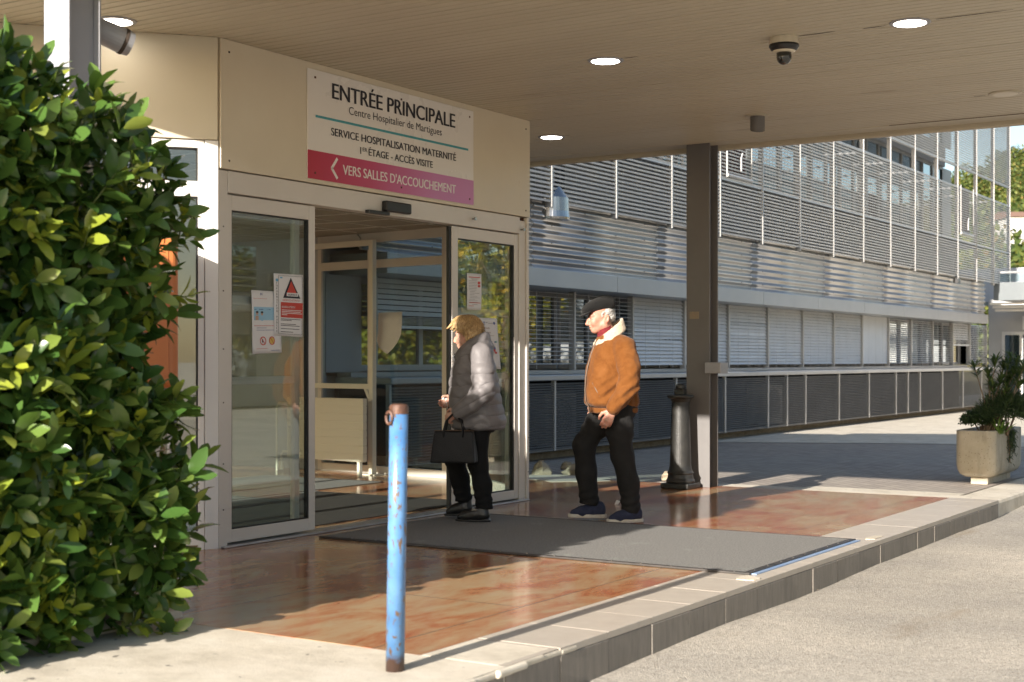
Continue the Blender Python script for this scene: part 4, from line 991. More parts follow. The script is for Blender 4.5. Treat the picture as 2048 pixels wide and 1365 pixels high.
# laurel hedge
HB = thing('laurel_hedge', 'tall clipped cherry laurel hedge with glossy leaves at the left of the entrance', 'hedge', (-5.7, 3.7, 0))
r = np.random.default_rng(21)
HX0, HX1, HY0, HY1 = -6.75, -4.80, 2.4, 4.67
def htop(y): return 2.53 - .10 * max(0, y - 3.7) - (max(0, (y - 3.95) / .85) ** 1.6) * .42
def notch(z): return .15 * math.exp(-((z - 1.22) / .20) ** 2)
def hsurf(n):
    """points on the clipped skin with outward normals"""
    P, Nn = [], []
    while len(P) < n:
        f = r.random()
        if f < .50:
            y = r.uniform(HY0, HY1); z = r.uniform(.02, htop(y)); y = HY0 + (y - HY0) * (HY1 - notch(z) - HY0) / (HY1 - HY0); k = max(0, .4 - z) * .12
            P.append((HX1 - k + .085 * min(1, max(0, (y - 3.45) / .5)) * math.exp(-((z - .62) / .5) ** 2) + .09 * min(1, max(0, (y - 3.6) / .4)) * math.exp(-((z - 2.05) / .3) ** 2) - max(0, (z - htop(y) + .35)) ** 2 * .8 - max(0, y - 4.6) ** 2 * .9, y, z)); Nn.append((1, .15 * (y > 4.6) , .15 + .5 * (z > htop(y) - .3)))
        elif f < .74:
            x = r.uniform(HX0, HX1); z = r.uniform(.10, htop(4.85)); P.append((x, HY1 - notch(z) - max(0, .6 - z) * .28 + .07 * math.sin(z * 5), z)); Nn.append((.15, 1, .2))
        elif f < .90:
            x = r.uniform(HX0, HX1); y = r.uniform(HY0, HY1); P.append((x, y, htop(y) - max(0, x + 5.0) ** 2 * .9)); Nn.append((.1, .25 if y > 4.2 else 0, 1))
        else:
            x = r.uniform(HX0, HX1); z = r.uniform(.1, htop(HY0)); P.append((x, HY0, z)); Nn.append((0, -1, .2))
    return np.array(P), unit(np.array(Nn))
def shoots(n, nl, lenL, jit, young, out=.55):
    P, Nn = hsurf(n); P = P + Nn * (r.normal(0, jit, (n, 1)) + (.06 * np.sin(P[:, 1] * 5.2 + P[:, 2] * 2.1 + 1) * np.sin(P[:, 2] * 4.3 - P[:, 1] * 1.7))[:, None]) + r.normal(0, .02, (n, 3))
    ax = unit(Nn * out + np.array([0, 0, .45]) + r.normal(0, .42, (n, 3)))
    pos, dr, nm, ti, stem = [], [], [], [], MB()
    yg = r.random(n) < young
    for i in range(n):
        a = ax[i]; s0 = unit(np.cross(a, [.3, .2, .9])); s1 = np.cross(a, s0); ph = r.uniform(0, 6.28); L = .15 + .06 * r.random()
        for k in range(nl):
            t = (k + .5) / nl; an = ph + k * 2.4; rad = s0 * math.cos(an) + s1 * math.sin(an); op = 1.15 - .85 * t
            d = unit(a * (1 - op * .6) + rad * op); pos.append(P[i] + a * L * (t - .7) + rad * .006); dr.append(d); nm.append(unit(a * .9 - d * .2 + np.array([.25, -.40, .5]) + r.normal(0, .42, 3)))
            ti.append((.55 + .45 * r.random()) * (t > .35) if yg[i] else max(0, r.normal(-.05, .09)))
        if i % 3 == 0: stem.tube([P[i] - a * L * .9, P[i] + a * L * .3], [.005, .0025], 4, cap=False)
    pos, dr, nm, ti = map(np.array, (pos, dr, nm, ti)); N = len(pos); l = lenL * r.uniform(.65, 1.2, N) * np.where(ti > .4, .8, 1)
    V, Q, K = leaves(pos, dr, nm, l, l * r.uniform(.40, .50, N), droop=r.uniform(.05, .4, N), fold=.10)
    return V, Q, np.repeat(ti, K), stem
LAU = [(0, (.026, .062, .013)), (.35, (.048, .108, .022)), (.65, (.080, .155, .033)), (.88, (.125, .20, .040)), (1, (.21, .25, .05))]
MAT['laurel'] = leaf_mat('laurel_leaf', LAU, .24, .22, (.16, .26, .03))
V, Q, ti, stem = shoots(1150, 9, .126, .025, .28); mesh_np('foliage', V, Q, MAT['laurel'], HB, attr=ti)
stem.build('shoots', M('green_shoot', (.10, .13, .03), .6), HB)
V, Q, ti, _s = shoots(800, 7, .14, .02, .0); V = V + (np.array([-5.75, 3.6, 1.1]) - V) * .10; mesh_np('inner_foliage', V, Q, MAT['laurel'], HB, attr=ti * 0)
V, Q, ti, stem = shoots(40, 9, .11, .02, .8, out=.3); V = V + np.array([.02, .03, .07]); mesh_np('young_shoots', V, Q, MAT['laurel'], HB, attr=ti)
n = 5000; P = np.stack([r.uniform(HX0 + .2, HX1 - .22, n), r.uniform(HY0 + .1, HY1 - .22, n), r.uniform(.1, 2.15, n)], 1)
P = P[[p[1] < HY1 - .2 - notch(p[2]) for p in P]]; n = len(P)
V, Q, K = leaves(P, unit(r.normal(size=(n, 3))), unit(r.normal(size=(n, 3))), .16, .085, simple=True); mesh_np('inner_twigs', V, Q, MAT['laurel'], HB, attr=np.zeros(len(V)))
m = MB()
for k in range(16):
    x, y = r.uniform(HX0 + .3, HX1 - .3), r.uniform(HY0 + .2, HY1 - .3); m.tube([(x, y, 0), (x + .05, y + .05, .7), (x + r.uniform(-.2, .2), y + r.uniform(-.2, .2), 1.9)], [.03, .022, .008], 6)
m.build('stems', MAT['bark'], HB)

# ------------------------------------------------------------------ street furniture
bp = thing('blue_bollard', 'slim chipped blue steel post with a brown rusted cap at the pavement edge', 'bollard', tuple(at(790, 1343, z=0)))
b0 = at(790, 1343, z=-.004); lean = Vector((.016 * RIGHT.x, .016 * RIGHT.y, 1.05)); 
MB().tube([b0, b0 + lean * .62, b0 + lean * .985], .037, 32).build('pole', MAT['bluepaint'], bp, smooth=False)
for p_ in bpy.data.objects[bp.children[0].name].data.polygons: p_.use_smooth = len(p_.vertices) == 4
tp = b0 + lean; ld = lean.normalized()
MB().tube([tp - ld * .03, tp - ld * .004, tp + ld * .006, tp + ld * .010], [.0385, .0385, .034, .02], 28).build('cap', MAT['rust'], bp)
lug = tp - RIGHT * .030 - FWD * .018 - Vector((0, 0, .045)); m = MB()
dirl = (-FWD * .8 - RIGHT * .55).normalized()
m.tube([lug + (RIGHT * .8 - FWD * .55).normalized() * .015 * math.cos(a) + Vector((0, 0, .024 * math.sin(a))) + dirl * .012 for a in [2 * math.pi * k / 18 for k in range(19)]], .006, 6, cap=False); m.build('chain_lug', MAT['rust'], bp)

cb_ = at(1361, 977, z=0)
ib = thing('cast_iron_bollard', 'black cast iron bollard with flared top standing in front of the steel post', 'bollard', (cb_.x, cb_.y, 0))
MB().box(cb_.x - .145, cb_.x + .145, cb_.y - .145, cb_.y + .145, .001, .055).build('base', MAT['iron'], ib, bevel=.012)
MB().lathe([(.135, .056), (.14, .075), (.125, .10), (.122, .12), (.118, .135), (.128, .15), (.112, .175), (.103, .22), (.092, .55), (.085, .80), (.085, .825), (.10, .855), (.127, .868), (.13, .88), (.128, .892), (.05, .90)], (cb_.x, cb_.y, 0), 40).build('column', MAT['iron'], ib, bevel=.003)
hx = MB(); hx.box(cb_.x - .05, cb_.x + .05, cb_.y - .035, cb_.y + .035, .895, .955).lathe([(.048, .955), (.045, .985), (.03, 1.0), (.005, 1.005)], (cb_.x, cb_.y, 0), 14); hx.build('finial', MAT['iron'], ib, bevel=.006)

pc = at(1976, 962, z=0); px0, px1, py0 = pc.x - .47, pc.x + .20, 14.2
PLN = thing('stone_planter', 'square exposed-aggregate concrete planter with rounded base at the road edge', 'planter', (pc.x, 14.6, 0))
A0 = at(1908, 860, z=.55)
pe = at(1990, 940, z=.12)
yc_ = 14.35; xl = at(1908, 900, y=yc_).x; xr = at(1990, 900, y=yc_).x; zt2 = at(1950, 862, y=yc_).z
def rsq(x0, x1, y0, y1, z, rad, n=6):
    P = []
    for cx_, cy_, a0 in ((x1 - rad, y1 - rad, 0), (x0 + rad, y1 - rad, 90), (x0 + rad, y0 + rad, 180), (x1 - rad, y0 + rad, 270)):
        for k in range(n + 1): a = R_(a0 + 90 * k / n); P.append((cx_ + rad * math.cos(a), cy_ + rad * math.sin(a), z))
    return P
yd = at(2046, 900, x=xr).y
rings = []
for ins, z in ((.15, .058), (.07, .062), (.028, .088), (.008, .13), (0, .18), (0, zt2 - .008), (.006, zt2), (.05, zt2), (.055, zt2 - .06), (.06, zt2 - .09)):
    rings.append(rsq(xl + ins, xr - ins, yc_ + ins, yd - ins, z, max(.03, .10 - ins * .3)))
n = len(rings[0]); P = [q for g in rings for q in g]
F = [(i * n + k, i * n + (k + 1) % n, (i + 1) * n + (k + 1) % n, (i + 1) * n + k) for i in range(len(rings) - 1) for k in range(n)] + [tuple(range(n - 1, -1, -1))]
o = mesh_obj('tub', P, F, MAT['planter'], PLN, smooth=True)
MB().box(xl + .13, xr - .10, yc_ + .12, yd - .12, -.014, .060).build('foot', MAT['planter'], PLN, bevel=.01)
MB().poly(rsq(xl + .055, xr - .055, yc_ + .055, yd - .055, zt2 - .05, .08), [tuple(range(n))]).build('soil', MAT['soil'], PLN)
# plants in it
r = np.random.default_rng(8)
OL = thing('oleander', 'tall oleander with bare lower stems and tufts of narrow leaves in the planter', 'shrub', ((xl + xr) / 2, yc_ + .3, zt2 - .05))
tips = [(1948, 722), (1975, 735), (1992, 712), (2008, 716), (2022, 705), (2036, 715), (2044, 735), (2030, 740), (2003, 752), (2015, 765), (1985, 765), (2050, 720), (2042, 760), (2020, 735)]
sm = MB(); pos, dr, nm = [], [], []
b0_ = Vector((at(1972, 850, y=yc_ + .3).x, yc_ + .3, zt2 - .05))
for k, (a, b) in enumerate(tips):
    tp_ = at(a, b + 8, y=yc_ + .3 + r.uniform(-.12, .22)); mid = b0_.lerp(tp_, .5) + Vector((r.uniform(-.05, .05), r.uniform(-.04, .04), -.02)); bs = b0_ + Vector((r.uniform(-.06, .08), r.uniform(-.05, .05), 0))
    sm.tube([bs, mid, tp_], [.013, .008, .004], 6)
    for q in range(46):
        t = r.uniform(0, 1) ** .6; pp = mid.lerp(tp_, .55 + .45 * t); an = r.uniform(0, 6.28)
        pos.append(pp); dr.append((math.cos(an) * .7, math.sin(an) * .7, r.uniform(.25, 1.25))); nm.append((-math.cos(an) * .5 + .2, -math.sin(an) * .5, 1))
pos, dr, nm = map(np.array, (pos, dr, nm)); V, Q, K = leaves(pos, dr, nm, .105 * r.uniform(.7, 1.3, len(pos)), .016, droop=.15)
MAT['olea'] = leaf_mat('oleander_leaf', [(0, (.03, .06, .02)), (.6, (.06, .10, .03)), (1, (.11, .15, .045))], .4, .2)
mesh_np('foliage', V, Q, MAT['olea'], OL); sm.build('stems', M('grey_stem', (.22, .17, .12), .8), OL, smooth=True)
def bushy(name, label, c, rad, n, ll, wdt, stops, up=.3):
    t = thing(name, label, 'shrub', (c[0], c[1], zt2 - .05)); d = unit(r.normal(size=(n, 3))); d[:, 2] = np.abs(d[:, 2]) * .9 - .1
    V, Q, K = leaves(np.array(c) + d * np.array(rad) * r.uniform(.45, 1, (n, 1)), unit(d + r.normal(size=(n, 3)) * .6 + np.array([0, 0, up])), unit(r.normal(size=(n, 3)) + np.array([.2, -.2, .6])), ll * r.uniform(.6, 1.2, n), wdt, simple=True)
    mesh_np('foliage', V, Q, leaf_mat(name + '_leaf', stops, .6, .2), t, smooth=False)
    m = MB()
    for k in range(7): a = r.uniform(0, 6.28); m.tube([(c[0], c[1], zt2 - .06), (c[0] + rad[0] * .5 * math.cos(a), c[1] + rad[1] * .5 * math.sin(a), c[2] + rad[2] * .4)], [.01, .004], 5)
    m.build('stems', MAT['bark'], t); return t
DK = [(0, (.010, .024, .008)), (.6, (.025, .05, .014)), (1, (.05, .085, .025))]
bushy('boxwood_bush', 'low dark rounded bush at the left corner of the planter', (xl + .17, yc_ + .38, zt2 + .07), (.21, .25, .17), 2600, .03, .018, DK)
bushy('rosemary_bush', 'dark feathery shrub spilling over the right side of the planter', (xr + .02, yc_ + .40, zt2 + .14), (.30, .36, .30), 5200, .075, .007, DK, .5)
t = thing('aloe_plant', 'bright green spiky aloe at the front of the planter', 'plant', (xr - .12, yc_ + .15, zt2 - .05)); n = 34; an = r.uniform(0, 6.28, n); tl_ = r.uniform(.1, 1.0, n)
V, Q, K = leaves(np.tile([at(2002, 855, y=yc_ + .16).x, yc_ + .16, zt2 - .03], (n, 1)) + r.normal(0, .025, (n, 3)) * [1, 1, .2], np.stack([np.cos(an) * tl_, np.sin(an) * tl_, np.full(n, .8)], 1), np.stack([-np.cos(an), -np.sin(an), np.full(n, .6)], 1), .17 * r.uniform(.6, 1.1, n), .02, droop=.1, fold=.3)
mesh_np('blades', V, Q, leaf_mat('aloe_leaf', [(0, (.07, .14, .02)), (1, (.14, .24, .04))], .4, .25), t)
t = thing('trailing_plant', 'thin grey-green trailers hanging down the right face of the planter', 'plant', (xr + .02, yc_ + .5, zt2 - .02)); sm = MB(); pos, dr = [], []
for k in range(12):
    yy = yc_ + r.uniform(.38, .74); zl = r.uniform(.12, .36); sm.tube([(xr - .06, yy, zt2 - .03), (xr + .01, yy, zt2 + .015), (xr + .025, yy, zt2 - zl)], .003, 4)
    for q in range(40): pos.append((xr + .02 + r.normal(0, .012), yy + r.normal(0, .02), zt2 - zl * r.random())); dr.append((r.normal(.3, .4), r.normal(0, .5), -.6))
pos = np.array(pos); V, Q, K = leaves(pos, np.array(dr), unit(r.normal(size=(len(pos), 3)) + [1, 0, .2]), .04, .008, simple=True); mesh_np('foliage', V, Q, leaf_mat('trailing_leaf', DK, .6, .2), t, smooth=False); sm.build('stems', MAT['bark'], t)

# rubble and litter on the far edge of the terrace
rk = np.random.default_rng(4)
def rock(px, py, s, lab, hgt=1):
    p = at(px, py, z=0.0); m = MB(); n = 7; P = []; F = []
    rows = [(0, .95), (.3, 1), (.62, .9), (.9, .62), (1, .25)]
    for hz, q in rows:
        for k in range(n): a = 2 * math.pi * k / n; j = q * rk.uniform(.62, 1.25); P.append((p.x + s * .5 * j * math.cos(a), p.y + s * .5 * j * math.sin(a), hz * s * .62 * hgt * rk.uniform(.9, 1.08) - .012))
    F = [(i * n + k, i * n + (k + 1) % n, (i + 1) * n + (k + 1) % n, (i + 1) * n + k) for i in range(4) for k in range(n)] + [tuple(4 * n + k for k in range(n))]
    tag(m.poly(P, F).build('rock', MAT['rock'], None), lab, 'rock', 'rocks by the terrace edge')
rock(1083, 950, .20, 'dark upright lump of stone on the paving beside the door frame', 1.3)
rock(1133, 938, .15, 'small flat stone farthest back behind the walking man')
rock(1150, 950, .26, 'largest pale stone just in front of the walking man', .8)
rock(1333, 958, .14, 'small square stone lump beside the cast iron bollard')
sd = MB(); p = at(1120, 957, z=0); rr = random.Random(2); sd.prism([(p.x + .55 * math.cos(a) * rr.uniform(.75, 1.1), p.y + .42 * math.sin(a) * rr.uniform(.75, 1.1)) for a in [2 * math.pi * k / 20 for k in range(20)]], .0, .004)
tag(sd.build('sand_patch', MAT['concrete']), kind='structure')
p = at(1233, 1010, z=0); m = MB()
m.poly([(p.x - .02, p.y, .002), (p.x + .02, p.y - .01, .002), (p.x + .025, p.y + .02, .03), (p.x - .01, p.y + .02, .04), (p.x, p.y + .005, .018)], [(0, 1, 4), (1, 2, 4), (2, 3, 4), (3, 0, 4), (0, 3, 2, 1)])
tag(m.build('crumpled_tissue', MAT['paper']), 'crumpled white paper scrap on the floor behind the man', 'litter')

p = at(1627, 1181, z=-.175); m = MB().poly([(p.x - .03, p.y, p.z + .003), (p.x, p.y + .018, p.z + .010), (p.x + .035, p.y + .004, p.z + .004), (p.x + .002, p.y - .016, p.z + .008)], [(0, 3, 2, 1)])
tag(m.build('dry_leaf', MAT['rock']), 'small dry brown leaf on the road at the foot of the step', 'leaf')
# orange cabinet behind the hedge, on a pole in front of the canted window
xo = -6.35; OBX = thing('orange_cabinet', 'rounded orange metal cabinet on a grey pole half hidden by the hedge', 'cabinet', (-6.7, 5.9, 0))
cO = Vector((CA[0], CA[1], 0)) + Vector((CD[0], CD[1], 0)) * .70 + Vector((.766, -.642, 0)) * .22
dO = Vector((CD[0], CD[1], 0)); 
q = at_wall(355, 600, (cO.x, cO.y), CD)[0]; zt3 = at_wall(350, 478, (cO.x, cO.y), CD)[1]; zb3 = at_wall(350, 776, (cO.x, cO.y), CD)[1]
c1 = cO + dO * (q + .19)
MB().obox((c1.x, c1.y, (zt3 + zb3) / 2), dO * .19, Vector((.766, -.642, 0)) * .10, (0, 0, (zt3 - zb3) / 2)).build('casing', MAT['orange'], OBX, bevel=.05, seg=5)
MB().obox((c1.x + .766 * .101, c1.y - .642 * .101, (zt3 + zb3) / 2), dO * .13, Vector((.766, -.642, 0)) * .004, (0, 0, (zt3 - zb3) / 2 - .07)).build('door', MAT['orange'], OBX, bevel=.02, seg=3)
q2 = at_wall(345, 600, (cO.x, cO.y), CD)[0]; pp = cO + dO * q2 - Vector((.766, -.642, 0)) * .05
MB().tube([(pp.x, pp.y, .001), (pp.x, pp.y, zb3 + .03)], .03, 12).build('pole', MAT['white_post'], OBX)

# ------------------------------------------------------------------ notices taped on the glass
XG = XF - .012 - .022 + .002
def sheet(name, label, corners, xg, mat='paper', curl=0.0, nu=10, nv=12):
    """corners tl, tr, br, bl as directions met with the glass plane; returns the thing and a map (u, v) -> point"""
    C = [at(a, b, x=xg) for a, b in corners]
    t = thing(name, label, 'notice', tuple((C[2] + C[3]) / 2))
    def mp(u_, v_, out=0):
        p = (C[0] * (1 - u_) + C[1] * u_) * (1 - v_) + (C[3] * (1 - u_) + C[2] * u_) * v_
        return Vector((xg + out + curl * (v_ ** 2) * (.4 + .6 * u_) + .0015 * math.sin(u_ * 6 + v_ * 4), p.y, p.z))
    P = [mp(i / nu, j / nv, .0015) for i in range(nu + 1) for j in range(nv + 1)]
    F = [(i * (nv + 1) + j, i * (nv + 1) + j + 1, (i + 1) * (nv + 1) + j + 1, (i + 1) * (nv + 1) + j) for i in range(nu) for j in range(nv)]
    o = mesh_obj('sheet', P, F, MAT[mat], t, smooth=True); md = o.modifiers.new('thick', 'SOLIDIFY'); md.thickness = .0006
    return t, mp
def rect(mb, mp, u0, v0, u1, v1, out=.0035, n=4):
    for i in range(n):
        a, b = u0 + (u1 - u0) * i / n, u0 + (u1 - u0) * (i + 1) / n
        mb.poly([mp(a, v1, out), mp(b, v1, out), mp(b, v0, out), mp(a, v0, out)], [(0, 1, 2, 3)])
def bars(mb, mp, rows, out=.0035):
    for u0, u1, v, hgt in rows: rect(mb, mp, u0, v, u1, v + hgt, out)
def words(mb, mp, body, u0, v1, u1, vcap, bold=.01, out=.004):
    o = mp(u0, v1, out); e = mp(u1, v1, out); c = mp(u0, vcap, out); put_text(mb, body, o, (e - o).normalized(), (c - o).normalized(), (e - o).length, (c - o).length, bold)
def disc(mb, mp, u, v, ru, rv, out=.004, hole=0):
    n = 24; P = [mp(u + ru * math.cos(2 * math.pi * k / n), v + rv * math.sin(2 * math.pi * k / n), out) for k in range(n)]
    if hole:
        P += [mp(u + ru * hole * math.cos(2 * math.pi * k / n), v + rv * hole * math.sin(2 * math.pi * k / n), out) for k in range(n)]
        mb.poly(P, [(k, n + k, n + (k + 1) % n, (k + 1) % n) for k in range(n)])
    else: mb.poly(P, [tuple(range(n - 1, -1, -1))])
# security notice, nearest the edge of the left leaf
t, mp = sheet('notice_sheet', 'laminated notice with a red triangle and INFORMATION PUBLIC down its edge on the left door', ((547, 547), (606, 550.5), (605, 675), (548, 671.5)), XG + .006)
m = MB()
for k, ch in enumerate('INFORMATION PUBLIC'):
    if ch != ' ': words(m, mp, ch, .075, .165 + k * .0455, .075 + (.035 if ch != 'I' else .012), .137 + k * .0455, .02)
for a in ((.145, .03, .975, .034), (.145, .962, .975, .966), (.145, .034, .155, .962), (.967, .034, .975, .962)): rect(m, mp, *a)
m.poly([mp(.57, .055, .0036), mp(.31, .385, .0036), mp(.90, .385, .0036)], [(0, 1, 2)])
bars(m, mp, [(.23, .9, .72, .009), (.23, .6, .74, .009), (.23, .75, .80, .009), (.23, .88, .825, .009), (.23, .87, .875, .009), (.23, .65, .925, .009)])
words(m, mp, 'VIGIPIRATE', .45, .345, .78, .315, .02, .0078); m.build('black_print', MAT['ink'], t)
m = MB(); m.poly([mp(.575, .11, .0062), mp(.395, .345, .0062), mp(.80, .345, .0062)], [(0, 1, 2)]); rect(m, mp, .23, .455, .985, .70); words(m, mp, 'URGENCE ATTENTAT', .29, .435, .89, .405, -.002); m.build('red_print', MAT['red'], t)
m = MB(); rect(m, mp, .42, .30, .81, .355, .0072); words(m, mp, 'URGENCE ATTENTAT', .26, .545, .72, .515, .01, .0045); bars(m, mp, [(.26, .94, .575, .01), (.26, .9, .60, .01), (.26, .95, .625, .01), (.26, .45, .65, .01)], .0045); m.build('white_print', MAT['paper'], t)
m = MB(); disc(m, mp, .095, .105, .045, .025); rect(m, mp, .20, .05, .28, .075); m.build('blue_print', MAT['ltblue'], t)
# hygiene notice behind it
t, mp = sheet('notice_sheet', 'paper notice with a blue panel and two round prohibition signs on the left door', ((502.5, 580.5), (558, 584), (563.5, 705.5), (505, 708.5)), XG + .001)
m = MB(); rect(m, mp, .06, .26, .80, .47); disc(m, mp, .35, .455, .05, .03, .0045); m.build('blue_panel', M('pale_blue_print', (.30, .52, .68), .6), t)
m = MB(); words(m, mp, 'H', .30, .075, .365, .035, .05); bars(m, mp, [(.08, .75, .295, .008), (.5, .7, .35, .008), (.5, .7, .365, .008), (.15, .5, .59, .006), (.15, .8, .625, .006), (.62, .92, .955, .006)]); m.build('blue_print', MAT['blue'], t)
m = MB(); disc(m, mp, .36, .80, .105, .07, hole=.78); disc(m, mp, .66, .80, .10, .068, hole=.78); bars(m, mp, [(.06, .75, .555, .007), (.13, .5, .92, .005), (.05, .55, .125, .004)])
for cu in (.36, .66):
    m.poly([mp(cu - .075, .745, .0045), mp(cu - .06, .74, .0045), mp(cu + .075, .855, .0045), mp(cu + .06, .86, .0045)], [(0, 3, 2, 1)])
m.build('red_print', MAT['red'], t)
m = MB(); disc(m, mp, .66, .80, .075, .05, .0036); m.build('yellow_print', M('yellow_print', (.62, .45, .10), .6), t)
m = MB(); disc(m, mp, .17, .36, .045, .03, .0045); disc(m, mp, .345, .365, .04, .03, .0047); rect(m, mp, .11, .40, .22, .468, .0045); m.build('skin_print', M('beige_print', (.50, .33, .24), .6), t)
m = MB(); disc(m, mp, .17, .342, .045, .016, .005); disc(m, mp, .345, .345, .045, .018, .005); disc(m, mp, .345, .80, .02, .03, .0044); m.build('dark_print', MAT['ink'], t)
# upper sheet on the right leaf
t, mp = sheet('notice_sheet', 'narrow typed notice with a small red mark, upper of the two on the right door', ((933.5, 546.5), (962.5, 548.5), (962.5, 621), (934, 620)), XG)
m = MB(); rows = []
rr = random.Random(9)
for k in range(15): rows.append((.1 + (.08 if 6 < k < 12 else 0), rr.uniform(.5, .9) if k > 4 else .68, .20 + k * .042, .007))
bars(m, mp, rows); bars(m, mp, [(.25, .8, .14, .008), (.3, .7, .17, .008), (.35, .7, .85, .008)]); m.build('grey_print', MAT['inkgrey'], t)
m = MB(); bars(m, mp, [(.1, .9, .095, .022), (.15, .92, .795, .016), (.1, .45, .885, .012)]); rect(m, mp, .74, .215, .9, .29); disc(m, mp, .82, .34, .09, .035); m.build('red_print', MAT['red'], t)
# lower sheet on the right leaf
t, mp = sheet('notice_sheet', 'white notice beginning En période épidémique behind the woman on the right door', ((955, 636), (993.5, 637), (999, 739), (962, 735)), XG, curl=.012)
m = MB(); words(m, mp, 'En période', .12, .215, .57, .178, .004); words(m, mp, 'épidémique', .12, .30, .62, .263, .004); bars(m, mp, [(.1, .78, .345, .006), (.1, .5, .375, .005)]); m.build('brown_print', M('brown_ink', (.25, .14, .10), .6), t)
m = MB(); words(m, mp, 'H', .25, .115, .33, .07, .05); rect(m, mp, .22, .125, .35, .132); disc(m, mp, .83, .10, .05, .028); disc(m, mp, .80, .47, .03, .015); disc(m, mp, .72, .60, .085, .05); m.build('blue_print', MAT['blue'], t)
m = MB(); bars(m, mp, [(.38, .48, .09, .01), (.52, .76, .10, .008)]); disc(m, mp, .62, .475, .04, .022, hole=.7); m.build('grey_print', MAT['inkgrey'], t)
m = MB(); disc(m, mp, .74, .64, .05, .03, .0048); rect(m, mp, .74, .66, .86, .70, .0045); m.build('red_print', MAT['red'], t)
m = MB(); disc(m, mp, .86, .465, .03, .02); m.build('green_print', M('green_print', (.05, .35, .2), .6), t)
# sheet peeling off the far glazing
GPl = (PB_[0] - .005, PB_[1] - .012)
t = thing('peeling_sheet', 'blank paper sheet curling off the lobby glazing with a pointed lower edge', 'notice', tuple(at(780, 700, y=12.0)))
def gpt(px, py, off):
    s, z = at_wall(px, py, GPl, dg_); q = Vector((GPl[0], GPl[1], 0)) + u * s - Vector((dg_[1], -dg_[0], 0)) * 0; nrm_ = Vector((dg_[1], -dg_[0], 0)); nrm_ = nrm_ if nrm_.y < 0 else -nrm_
    return q + nrm_ * off + Vector((0, 0, z))
rows = [((757.5, 626), (805.5, 624), .004), ((757.2, 648), (805.2, 648), .006), ((757, 668), (804.5, 668), .012), ((757.5, 682), (802, 683), .03), ((765, 696), (796, 697), .05), ((779, 706), (788, 708.5), .07)]
P = []
for a, b, off in rows:
    for k in range(6): f = k / 5; P.append(gpt(a[0] * (1 - f) + b[0] * f, a[1] * (1 - f) + b[1] * f, off + .03 * (off / .07) * f))
o = mesh_obj('sheet', P, [(i * 6 + k, i * 6 + k + 1, (i + 1) * 6 + k + 1, (i + 1) * 6 + k) for i in range(5) for k in range(5)], MAT['paper'], t, smooth=True)
md = o.modifiers.new('thick', 'SOLIDIFY'); md.thickness = .0006
# ------------------------------------------------------------------ people
def skin_mat(name, base, red):
    t = NT(name); co = t.coord(); c = t.ramp(t.noise(co, 28, 4), [(.35, c4(base)), (.68, c4(red))])
    t.bsdf(c, .5, 0, .4, t.bump(t.noise(co, 160, 3), .12, .002), Subsurface_Weight=.12, Subsurface_Scale=.01); return t.m
MAT['skin'] = skin_mat('weathered_skin', (.42, .235, .17), (.42, .165, .115)); MAT['skin2'] = skin_mat('pale_skin', (.47, .285, .21), (.46, .22, .155))
def suede():
    t = NT('tan_suede'); co = t.coord(); c = t.ramp(t.noise(co, 9, 6, .7, .6), [(.3, (.105, .036, .009)), (.5, (.145, .053, .013)), (.72, (.18, .070, .020))])
    t.bsdf(c, .95, 0, .12, t.bump(t.noise(co, 260, 2), .25, .002, t.bump(t.noise(t.coord((1, 1, 1.6)), 16, 4, .6, .8), .35, .012)), Sheen_Weight=.08, Sheen_Roughness=.5); return t.m
def puffer():
    t = NT('taupe_quilted_nylon'); co = t.coord(); c = t.ramp(t.noise(co, 6, 3), [(.35, (.145, .135, .138)), (.65, (.172, .161, .163))])
    n1 = t.noise(t.coord((1, 1, 1.5)), 20, 5, .62, 1.4); t.bsdf(c, .5, 0, .4, t.bump(n1, .32, .014)); return t.m
def trousers(name, a, b):
    t = NT(name); co = t.coord(); wv = t.n('ShaderNodeTexWave', bands_direction='X'); t.l(t.coord((1, .3, .06)), wv.inputs['Vector']); wv.inputs['Scale'].default_value = 90; wv.inputs['Distortion'].default_value = 2
    c = t.ramp(t.noise(co, 7, 4), [(.35, c4(a)), (.7, c4(b))]); t.bsdf(c, .85, 0, .25, t.bump(t.noise(t.coord((1, 1, .5)), 13, 4, .6, .8), .5, .014)); return t.m
MAT['suede'] = suede(); MAT['puffer'] = puffer()
MAT['trouser'] = trousers('black_corduroy', (.009, .0088, .009), (.015, .0145, .0145)); MAT['trouser2'] = trousers('black_trousers', (.004, .004, .0045), (.007, .007, .0075))
def fleece():
    t = NT('cream_shearling'); co = t.coord(); n = t.noise(co, 120, 4, .7); c = t.ramp(n, [(.3, (.38, .30, .21)), (.7, (.54, .45, .34))]); t.bsdf(c, .95, 0, .15, t.bump(n, .8, .006), Sheen_Weight=.4); return t.m
MAT['fleece'] = fleece()
def wool():
    t = NT('black_wool'); co = t.coord(); n = t.noise(co, 230, 4, .75); c = t.ramp(n, [(.35, (.004, .004, .004)), (.62, (.009, .0088, .0088)), (.78, (.04, .038, .036))]); t.bsdf(c, .95, 0, .2, t.bump(n, .7, .004), Sheen_Weight=.08); return t.m
MAT['wool'] = wool()
def hair(name, stops, rough=.45):
    t = NT(name); n = t.noise(t.coord((1.2, 1.2, .28)), 95, 5, .7, .8); c = t.ramp(n, stops); t.bsdf(c, rough, 0, .5, t.bump(n, .9, .006)); return t.m
MAT['hairgold'] = hair('golden_hair', [(.3, (.17, .08, .025)), (.5, (.40, .25, .105)), (.7, (.68, .50, .27))])
MAT['hairgrey'] = hair('grey_hair', [(.3, (.20, .19, .18)), (.6, (.42, .40, .38)), (.75, (.58, .56, .53))])
